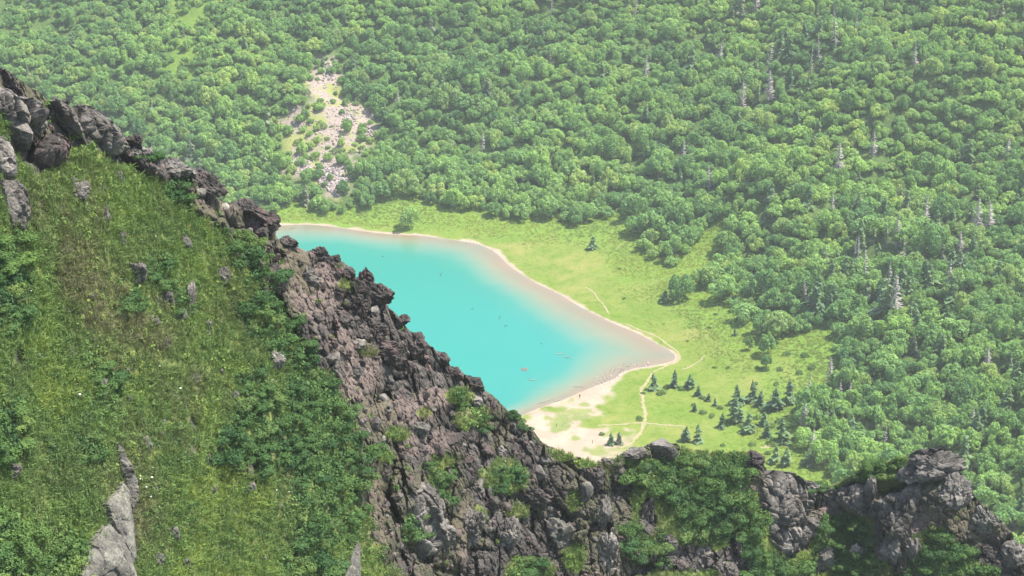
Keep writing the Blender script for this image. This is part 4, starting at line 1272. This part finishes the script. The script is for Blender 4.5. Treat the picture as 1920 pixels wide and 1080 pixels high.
# crown radius: big by the meadow, smaller up the slope, smallest on the upper left
rad = 4.8 - 1.7 * np.clip(cz / 70, 0, 1) - 1.0 * np.clip((700 - cpx) / 700, 0, 1) * np.clip((420 - cpy) / 300, 0, 1)
rad = rad * np.clip(np.exp(g.normal(-.05, .26, len(rad))), .5, 1.5)
rad[td < 6] *= .5; rad[cl1 < 0] *= .7
cell = {}
sel = []
for q in range(len(cand)):
    x, y = cand[q]; r = rad[q]
    kx, ky = int(x // 8), int(y // 8)
    good = True
    for ax in (-1, 0, 1):
        for ay in (-1, 0, 1):
            for w in cell.get((kx + ax, ky + ay), ()):
                dd = (cand[w, 0] - x) ** 2 + (cand[w, 1] - y) ** 2
                if dd < (.54 * (r + rad[w])) ** 2:
                    good = False; break
            if not good: break
        if not good: break
    if good:
        cell.setdefault((kx, ky), []).append(q); sel.append(q)
sel = np.array(sel)
print('forest trees', len(sel))

# explicit single trees, foot position in photo pixels, height in photo pixels
CON = [(1381, 792, 52, 'tall dark conifer with a grey streaked top in the meadow clump'), (1355, 801, 30, 'short conifer at the lower left of the meadow clump'), (1383, 757, 40, 'thin greyish conifer at the top left of the meadow clump'),
       (1410, 751, 40, 'grey green conifer in the middle of the meadow clump'), (1424, 761, 32, 'bushy conifer right of the grey green one'), (1452, 769, 46, 'dark conifer standing clear in the bright undergrowth'), (1481, 754, 46, 'dark conifer left of the bleached dead conifer'),
       (1403, 809, 38, 'lone conifer with a brownish top below the clump'), (1430, 797, 28, 'squat conifer right of the brownish topped one'), (1438, 820, 32, 'thin brownish conifer low in the clump'), (1466, 828, 50, 'dark ragged conifer at the lower edge of the clump'),
       (1518, 873, 36, 'wide round conifer under the dead spire'), (1452, 866, 34, 'left of two conifers just above the black lava head'), (1473, 872, 38, 'right of two conifers just above the black lava head'), (1530, 802, 42, 'slim conifer right of the bleached dead tree'),
       (1309, 828, 36, 'conifer behind the crest of the right shoulder'), (1285, 826, 30, 'small twin conifer behind the crest of the right shoulder'), (1341, 761, 16, 'tiny conifer at the right end of the meadow row'), (1328, 752, 16, 'tiny round conifer in the meadow row'),
       (1309, 742, 22, 'small conifer in the middle of the meadow row'), (1302, 771, 17, 'tiny conifer below the meadow row'), (1226, 729, 34, 'small conifer beside the winding path'), (1265, 726, 36, 'tallest small conifer of the meadow row'), (1293, 727, 26, 'round small conifer right of the tallest one'),
       (1146, 833, 24, 'left of the twin conifers near the beach'), (1160, 832, 26, 'right of the twin conifers near the beach'), (1111, 466, 26, 'lone small conifer in the far meadow'), (1246, 565, 22, 'small conifer left of the brownish round tree'), (1378, 629, 14, 'tiny dark conifer by the meadow edge'),
       (1545, 780, 40, 'conifer at the forest edge behind the dead trees'), (1556, 800, 40, 'second conifer at the forest edge behind the dead trees')]
DEAD = [(1557, 726, 48, 'dead conifer leaning at the forest edge'), (1512, 748, 42, 'bleached dead conifer at the top right of the clump'), (1506, 806, 48, 'broad bleached dead conifer in the clump'), (1519, 848, 42, 'dead grey spire above the round conifer'), (1573, 745, 30, 'short bleached dead tree at the forest edge'),
        (1592, 748, 26, 'low grey dead tree right of the bleached one'), (1676, 598, 74, 'tallest pale dead conifer in the right hand forest'), (1622, 535, 66, 'thin dead trunk left of the tallest dead conifer'), (1608, 490, 44, 'slender dead trunk high in the right hand forest'), (1666, 530, 34, 'short dead conifer above the tallest one'),
        (1680, 462, 50, 'dead spire above the middle of the right hand forest'), (1662, 460, 36, 'broken dead trunk beside the dead spire'), (1602, 478, 30, 'bare dead pole in the right hand forest'), (1732, 420, 46, 'greyish dead conifer with ragged branches'), (1830, 440, 56, 'pale dead spire near the right edge'), (1856, 430, 46, 'grey dead conifer right of the pale spire'),
        (1776, 545, 52, 'grey dead conifer in the lower right forest'), (1850, 690, 34, 'dead grey conifer low in the right forest'), (1820, 800, 36, 'spreading dead tree near the rock summit'), (1658, 840, 44, 'dark dead trunk behind the mossy top'), (1330, 355, 40, 'grey dead conifer above the meadow corner'), (1280, 300, 30, 'small dead conifer in the central forest'),
        (1392, 205, 50, 'pale dead conifer high in the forest'), (1442, 185, 44, 'forked dead conifer high in the forest'), (1567, 90, 66, 'tallest white dead trunk near the top of the picture'), (1535, 115, 48, 'tangle of dead branches below the white trunk'), (1602, 60, 34, 'short white dead trunk right of the tallest'), (1440, 130, 50, 'thin dead spire left of the white trunk'),
        (1520, 135, 40, 'leaning dead pole left of the white trunk'), (1348, 115, 32, 'rust grey dead conifer at the upper middle'), (1635, 292, 44, 'ragged pale dead conifer in the middle right forest'), (1572, 330, 56, 'grey dead conifer left of the ragged pale one'), (1886, 302, 36, 'dead conifer by the right edge of the forest'), (1190, 30, 42, 'dead trunk at the top of the picture'), (1032, 25, 36, 'pair of pale dead trunks at the top edge'),
        (1415, 20, 40, 'dead conifer at the top edge'), (904, 280, 30, 'small dead tree in the central forest'), (1210, 145, 36, 'rusty dead tree in the upper central forest'), (1715, 120, 34, 'dead conifer in the upper right forest'), (745, 200, 26, 'dead tree right of the rock slide'), (1560, 390, 26, 'stubby dead tree in the middle of the right forest'), (1800, 470, 30, 'leaning dead conifer near the right edge'), (1510, 560, 28, 'half dead conifer at the meadow forest edge')]
LONE = [(766, 428, 42, 40, 'lone round tree on the far lake shore'), (1276, 558, 54, 52, 'brownish round tree standing alone at the meadow corner'), (1440, 665, 40, 42, 'tree in front of the forest edge with a dark base'), (1403, 655, 18, 26, 'spindly little tree at the forest edge'), (1437, 690, 26, 34, 'small thin tree in the meadow bay'),
        (1395, 560, 40, 40, 'round tree at the corner of the forest edge'), (1545, 870, 60, 56, 'broad tree right of the round conifer'), (1590, 860, 56, 54, 'broad tree behind the notch of the right shoulder')]
def foot(px, py):
    return ground_hit([px], [py])[0]
taken = []
for (px, py, h, lb) in CON:
    p = foot(px, py); d = np.linalg.norm(p - np.array([0, 0, CAM_H])); H = h / FPX * d / .90
    wide = 1.25 if 'round' in lb or 'squat' in lb or 'bushy' in lb else 1.0
    put_tree('conifer_tree', 'crown', conif_me[int(g.integers(5))], p, H * wide * (1.3 if h < 32 else 1.2) * g.uniform(.85, 1.15), H * .98, lb, 'conifer', 'conifers in the valley', g); taken.append(p)
for (px, py, h, lb) in DEAD:
    p = foot(px, py + 4); d = np.linalg.norm(p - np.array([0, 0, CAM_H])); H = (h + 8) / FPX * d / .88
    k_ = 4 if ('trunk' in lb or 'pole' in lb) else int(g.integers(4))
    put_tree('dead_tree', 'branches', dead_me[k_], p, H * 1.15, H, lb, 'dead tree', 'dead trees in the forest', g); taken.append(p)
for (px, py, w, h, lb) in LONE:
    p = foot(px, py); d = np.linalg.norm(p - np.array([0, 0, CAM_H])); s = w / 2 / FPX * d
    put_tree('broadleaf_tree', 'crown', broad_me[int(g.integers(9))], p, s, h / FPX * d / 1.35, lb, 'broadleaf tree', 'broadleaf trees in the valley', g); taken.append(p)
taken = np.array(taken)

# which forest positions become conifers: a belt in the right hand forest
tx, ty = cpx[sel], cpy[sel]
nz = fbm(np.column_stack([cand[sel], 0 * ty]), 40, 2, 61)
pc = .015 + .34 * np.exp(-(((tx - 1700) / 150) ** 2 + ((ty - 540) / 130) ** 2)) + .22 * np.exp(-(((tx - 1480) / 160) ** 2 + ((ty - 150) / 110) ** 2)) + .06 * (nz > .25)
is_con = g.random(len(sel)) < pc
dmin = np.min(np.linalg.norm(cand[sel][:, None] - taken[None, :, :2], axis=2), axis=1)
live = dmin > np.where(is_con, 2.5, 3.2)
sel, is_con = sel[live], is_con[live]
size_px = rad[sel] / cf[sel] * FPX
bro = sel[~is_con]; con = sel[is_con]
order = np.argsort(-(rad[bro] / cf[bro]))
LIM = 290
def forest_label(px, py):
    if py > 760: return 'light green broadleaf tree in the forest behind the rocky right shoulder', 'trees behind the rocky right shoulder'
    if px > 1300 and py > 380: return 'round broadleaf tree in the forest right of the meadow', 'trees of the forest right of the meadow'
    if py > 330: return 'round broadleaf tree in the forest bordering the far lake shore', 'trees of the forest on the far lake shore'
    return 'broadleaf tree on the upper forested slope', 'trees of the upper forested slope'
for q in bro[order[:LIM]]:
    s = rad[q]; lb, gr = forest_label(cpx[q], cpy[q])
    put_tree('broadleaf_tree', 'crown', broad_me[int(g.integers(9))], (cand[q, 0], cand[q, 1], cz[q] - .2), s * 1.04, s * g.uniform(.85, 1.55), lb, 'broadleaf tree', gr, g)
rest = bro[order[LIM:]]
n = len(rest)
fsrc = []
for c, tk in broad_me:
    fsrc.append(bpy.data.objects.new('crown', c))
s = rad[rest]
stuff('forest', np.column_stack([cand[rest], cz[rest] - .3]), np.column_stack([g.normal(0, .04, n), g.normal(0, .04, n), g.uniform(0, 6.28, n)]),
      np.column_stack([s * 1.04, s * 1.04, s * g.uniform(.8, 1.55, n)]), g.random(n), g.integers(0, 9, n), fsrc, 'dense broadleaf forest covering the far slope', 'forest')
con = con[np.argsort(-(rad[con] / cf[con]))][:255]
for q in con:
    H = rad[q] * g.uniform(2.1, 3.0)
    put_tree('conifer_tree', 'crown', conif_me[int(g.integers(5))], (cand[q, 0], cand[q, 1], cz[q] - .2), H * 1.05, H,
             'dark conifer mixed into the dense forest on the slopes', 'conifer', 'conifers mixed into the dense forest', g)
print('broad', len(bro), 'conifers', len(con))

# small dead trees scattered in the right hand forest, bushes of the meadow
BUSH = [(1392, 800, 18), (1418, 785, 20), (1445, 800, 18), (1460, 790, 16), (1430, 770, 18), (1412, 835, 18), (1450, 835, 20), (1480, 800, 22), (1490, 770, 20), (1498, 745, 18), (1478, 850, 22), (1440, 850, 16), (1495, 820, 22), (1250, 728, 18), (1280, 730, 18), (1318, 748, 16), (1350, 765, 18), (1362, 790, 14), (1236, 740, 14), (1300, 760, 12), (1415, 720, 14), (1455, 720, 14), (1500, 700, 18), (1520, 690, 20), (1340, 690, 10), (1290, 640, 8), (1170, 560, 8), (1330, 615, 10), (1400, 640, 14), (1385, 600, 14), (1475, 665, 18), (1510, 668, 20),
        (1243, 736, 20), (1198, 786, 18), (1434, 694, 20), (1461, 694, 16), (1365, 690, 12), (1355, 836, 14), (1320, 775, 18), (1335, 781, 16), (1205, 738, 12), (1130, 815, 14), (1150, 870, 10), (1162, 505, 10), (1385, 575, 14), (1342, 590, 10), (1420, 690, 12),
        (560, 268, 20), (585, 300, 24), (603, 240, 26), (612, 262, 14), (640, 255, 12), (655, 235, 20), (600, 200, 30), (560, 190, 30), (575, 175, 26), (625, 285, 22), (660, 285, 20), (595, 150, 14), (640, 305, 18), (600, 315, 20), (690, 262, 18), (570, 240, 12), (622, 238, 10)]
bush_me = []
for i in range(3):
    V, Fq = crown_np(800 + i, 500, 8, .10, .7, -.05)
    me = mesh_np('foliage', V, Fq); me.materials.append(M_MEADOWBUSH)
    ms = mesh_np('stem', *tri_tube((0, 0, -.2), (0, 0, .4), .05, .02, 5)); ms.materials.append(M_BARK)
    bush_me.append((me, ms))
for i, (px, py, w) in enumerate(BUSH):
    p = foot(px, py); d = np.linalg.norm(p - np.array([0, 0, CAM_H])); s = w / 2 / FPX * d
    e = bpy.data.objects.new('bush', None); link(e); e.location = p; e.scale = (s, s, s * 1.1); e.rotation_euler = (0, 0, g.uniform(0, 6))
    a, b = bush_me[i % 3]
    obj_of('foliage', a, None, e); obj_of('stem', b, None, e)
    if py < 330: tag(e, 'round green bush on the pinkish rock slide', 'bush', 'bushes on the rock slide')
    else: tag(e, 'low green bush in the lakeside meadow', 'bush', 'bushes in the lakeside meadow')

# --- meadow plants (uncountable) : leafy lumps, thick by the forest edge
def lump(seed):
    g = np.random.default_rng(seed)
    n = 26
    P = g.standard_normal((n, 3)); P /= np.linalg.norm(P, axis=1)[:, None]; P[:, 2] = np.abs(P[:, 2])
    N = P * .5 + np.array([0, 0, .8]); P = P * np.array([1, 1, .45]) * g.uniform(.6, 1, (n, 1))
    return mesh_np('meadow_clump', *leaf_cards(P, N, .36, g, .6, .5))
lumps = [src(lump(i + 40), M_MEADOW) for i in range(4)]
q = np.column_stack([g.uniform(-150, 150, 90000), g.uniform(500, 800, 90000)])
sl = sdf(q, lake); sm = sdf(q, meadow)
pxq, pyq, fq = to_px(np.column_stack([q, 0 * sl]))
dens = np.clip(.24 + .9 * sstep(-32, -4, sm + 14 * fbm(np.column_stack([q, 0 * sl]), 12, 3, 8)), 0, 1)
k2 = (sl > 4) & (sm < 10) & (g.random(len(q)) < dens) & (sdf(np.stack([pxq, pyq], 1), BEACH_PX) > 8)
q = q[k2]; dens = dens[k2]
n = len(q)
s = g.uniform(.28, .8, n) * (.42 + .75 * dens)
stuff('meadow_plants', np.column_stack([q, ground_z(q[:, 0], q[:, 1]) - .05]), np.column_stack([0 * s, 0 * s, g.uniform(0, 6.28, n)]), np.column_stack([s, s, s * .55]), g.random(n), g.integers(0, 4, n), lumps,
      'bright yellow green leafy plants and grass of the lakeside meadow', 'meadow plants')
# --- talus of the far rock slide and shore stones
tal = [src(rock_mesh('talus_rock', 970 + i, 2, **CRAG), M_TALUS) for i in range(4)]
TAL = [(TALUS_PX, 380, .3, .9), ([(540, 288), (575, 292), (585, 318), (560, 326), (540, 318)], 160, .5, 1.2), ([(600, 315), (640, 318), (648, 350), (625, 364), (598, 345)], 260, .5, 1.3), ([(645, 200), (665, 205), (670, 235), (640, 240)], 90, .5, 1.2), ([(600, 118), (625, 122), (628, 150), (600, 150)], 60, .5, 1.3), ([(670, 240), (712, 238), (700, 262), (675, 262)], 60, .5, 1.1)]
pp, ss = [], []
for poly, n, a, b in TAL:
    poly = np.array(poly, float); c = g.uniform(poly.min(0), poly.max(0), (n * 2, 2)); c = c[inside(c, poly)][:n]
    pp.append(c); ss.append(np.exp(g.uniform(np.log(a), np.log(b), len(c))))
pp = np.concatenate(pp); ss = np.concatenate(ss)
P_ = ground_hit(pp[:, 0], pp[:, 1]); n = len(P_)
stuff('talus', P_, g.uniform(0, 6.28, (n, 3)), np.column_stack([ss, ss, ss * .8]), g.random(n), g.integers(0, 4, n), tal, 'pinkish rock rubble of the slide in the far forest', 'rock rubble')
shore = [src(rock_mesh('shore_stone', 980 + i, 2, **SLAB), M_TALUS) for i in range(3)]
poly = np.array([(1112, 704), (1160, 684), (1218, 678), (1218, 690), (1170, 706), (1140, 726), (1114, 726)], float)
c = g.uniform(poly.min(0), poly.max(0), (700, 2)); c = c[inside(c, poly)][:150]
far_line = np.array([(878, 452), (925, 463), (905, 462), (870, 456)], float)
c2 = g.uniform(far_line.min(0), far_line.max(0), (300, 2)); c2 = c2[inside(c2, far_line)][:30]
c = np.concatenate([c, c2])
P_ = flat_hit(c[:, 0], c[:, 1]); n = len(P_); ss = g.uniform(.1, .34, n)
stuff('pebbles', P_, g.uniform(0, 6.28, (n, 3)), np.column_stack([ss, ss, ss]), g.random(n), g.integers(0, 3, n), shore, 'pinkish stones strewn along the lake shore', 'stones')

# ------------------------------------------------------------------ driftwood, snags, post, person
def branchy(name, p, L, ang, mat, seed, label, cat, rise=.05, rad0=.16, nb=3):
    g = np.random.default_rng(seed)
    parts = []
    a = np.array([0., 0, 0]); th = ang
    pts_ = [a]
    for i in range(5):
        th += g.uniform(-.3, .3); a = a + np.array([math.cos(th), math.sin(th), rise]) * L / 5; pts_.append(a)
    for i in range(5):
        parts.append(tri_tube(pts_[i], pts_[i + 1], rad0 * (1 - i * .16), rad0 * (1 - (i + 1) * .16), 6))
    for i in range(nb):
        q = pts_[1 + i % 4]; t2 = ang + g.choice([-1, 1]) * g.uniform(.5, 1.2)
        parts.append(tri_tube(q, q + np.array([math.cos(t2), math.sin(t2), .25]) * L * .22, rad0 * .5, rad0 * .2, 5))
    o = obj_of(name, mesh_np(name, *join_vf(parts), smooth=True), mat)
    o.location = p + np.array([0, 0, .08])
    return tag(o, label, cat)
DR = [(1008, 756, 7.5, .2, 'white driftwood log lying along the beach shallows'), (1040, 752, 4, -.1, 'second white driftwood log right of the first'), (1042, 664, 4, -.2, 'pale branch breaking the water off the beach'), (1056, 669, 4, -.3, 'pale branch right of the other in the water'), (1074, 725, 5, .2, 'thin pale log in the shallows by the stones'), (990, 712, 3.5, -.4, 'pale sunken branch near the bottom of the lake'), (536, 430, 6, .3, 'pale log at the far left end of the lake')]
for i, (px, py, L, an, lb) in enumerate(DR):
    branchy('driftwood_log', flat_hit(px, py), L, an, M_DRIFT, 40 + i, lb, 'driftwood', .04, .11)
SN = [(825, 518, 'dark snag standing in the upper part of the lake'), (936, 598, 'dark snag in the middle of the lake'), (945, 612, 'flat dark snag below the middle one'), (884, 580, 'small dark snag left of the middle one'), (1014, 645, 'small dark snag near the lower shallows'), (716, 481, 'tiny dark snag near the far shore')]
for i, (px, py, lb) in enumerate(SN):
    branchy('sunken_snag', flat_hit(px, py), (1.6, 1.5, 1.6, .9, .8, .8)[i], (1.2, 1.0, .2, .3, .5, .1)[i], M_DARKWOOD, 60 + i, lb, 'snag', .9 if i < 2 else .15, .12, 2)
me = rock_mesh('lake_rock', 777, 4, **CRAG); me.materials.append(M_PALE)
o = obj_of('lake_rock', me); p = flat_hit(983, 693); o.location = p + np.array([0, 0, -.25]); o.scale = (1.4, 1.5, .42)
tag(o, 'pale rock mound breaking the surface near the bottom of the lake', 'rock')
for px, py, lb in ((1043, 800, 'dark wooden post standing in the grass by the beach'), (1111, 831, 'short dark post near the twin conifers')):
    parts = [tri_tube((0, 0, -.2), (.03, 0, 1.25), .09, .075, 8), tri_tube((.03, 0, 1.25), (.03, 0, 1.3), .075, .02, 8)]
    o = obj_of('wooden_post', mesh_np('wooden_post', *join_vf(parts), smooth=True), M_DARKWOOD); o.location = foot(px, py); tag(o, lb, 'post')

def person(p, heading):
    root = bpy.data.objects.new('person', None); link(root); root.location = p; root.rotation_euler = (0, 0, heading)
    tag(root, 'person in dark clothes with a backpack standing at the edge of the beach', 'person')
    def skin(name, nodes, edges, mat, lv=1, parent=root):
        me = bpy.data.meshes.new(name)
        me.from_pydata([n_[:3] for n_ in nodes], edges, [])
        o = obj_of(name, me, mat, parent)
        md = o.modifiers.new('skin', 'SKIN'); o.modifiers.new('sub', 'SUBSURF').levels = lv; o.modifiers[-1].render_levels = lv
        for i, n_ in enumerate(nodes):
            me.skin_vertices[0].data[i].radius = (n_[3], n_[4] if len(n_) > 4 else n_[3])
        me.skin_vertices[0].data[0].use_root = True
        return o
    N = [(0, 0, .95, .15, .11), (0, 0, 1.18, .14, .10), (0, -.01, 1.40, .17, .10), (0, 0, 1.50, .055), (0, .01, 1.58, .07, .085), (0, .015, 1.68, .075, .095), (0, .01, 1.75, .05),
         (.19, 0, 1.42, .055), (.24, .02, 1.14, .042), (.22, .14, .90, .033), (-.19, 0, 1.42, .055), (-.24, .02, 1.14, .042), (-.22, .10, .89, .033),
         (.10, 0, .88, .085), (.11, .03, .50, .06), (.11, 0, .10, .042), (.12, .14, .04, .04), (-.10, 0, .88, .085), (-.12, -.02, .50, .06), (-.13, -.08, .10, .042), (-.14, .06, .04, .04)]
    E = [(0, 1), (1, 2), (2, 3), (3, 4), (4, 5), (5, 6), (2, 7), (7, 8), (8, 9), (2, 10), (10, 11), (11, 12), (0, 13), (13, 14), (14, 15), (15, 16), (0, 17), (17, 18), (18, 19), (19, 20)]
    base = len(N)
    for s, w in ((1, 9), (-1, 12)):
        x, y, z_ = N[w][:3]
        pi = len(N); N.append((x, y + .03, z_ - .06, .022, .03)); E.append((w, pi))
        for k, (dx, l) in enumerate(((-.03, .07), (-.01, .085), (.01, .08), (.03, .065))):
            a_ = len(N); N.append((x + dx, y + .05, z_ - .06 - l * .6, .009)); N.append((x + dx, y + .06, z_ - .06 - l, .008)); E += [(pi, a_), (a_, a_ + 1)]
        a_ = len(N); N.append((x - s * .045, y + .05, z_ - .07, .01)); E.append((pi, a_))
    body = skin('body', N, E, M_CLOTH)
    skin('head', [(0, .02, 1.58, .065, .08), (0, .03, 1.67, .075, .09), (0, .02, 1.74, .055), (0, .115, 1.655, .014)], [(0, 1), (1, 2), (1, 3)], M_SKIN, 2)
    skin('hair', [(0, -.01, 1.70, .086, .09), (0, .01, 1.76, .07)], [(0, 1)], M_HAIR, 2)
    skin('backpack', [(0, -.17, 1.05, .13, .07), (0, -.18, 1.25, .14, .085), (0, -.16, 1.43, .11, .06)], [(0, 1), (1, 2)], M_PACK, 2)
person(foot(1087, 747), 2.6)

# ------------------------------------------------------------------ air
bm = bmesh.new()
bmesh.ops.create_cube(bm, size=1)
bmesh.ops.scale(bm, vec=(3200, 4100, 345), verts=bm.verts)
bmesh.ops.translate(bm, vec=(0, 1000, 345 / 2 - 4), verts=bm.verts)
me = bpy.data.meshes.new('haze'); bm.to_mesh(me); bm.free()
m = new_mat('summer haze'); t = NT(m)
pv = t.n('ShaderNodeVolumePrincipled')
pv.inputs['Color'].default_value = (.90, .95, 1.0, 1)
pv.inputs['Density'].default_value = .00009
pv.inputs['Anisotropy'].default_value = .2
o_ = t.n('ShaderNodeOutputMaterial'); t.l(pv.outputs[0], o_.inputs['Volume'])
haze = tag(obj_of('haze', me, m), 'thin bright summer haze filling the valley air', 'haze', None, 'stuff')
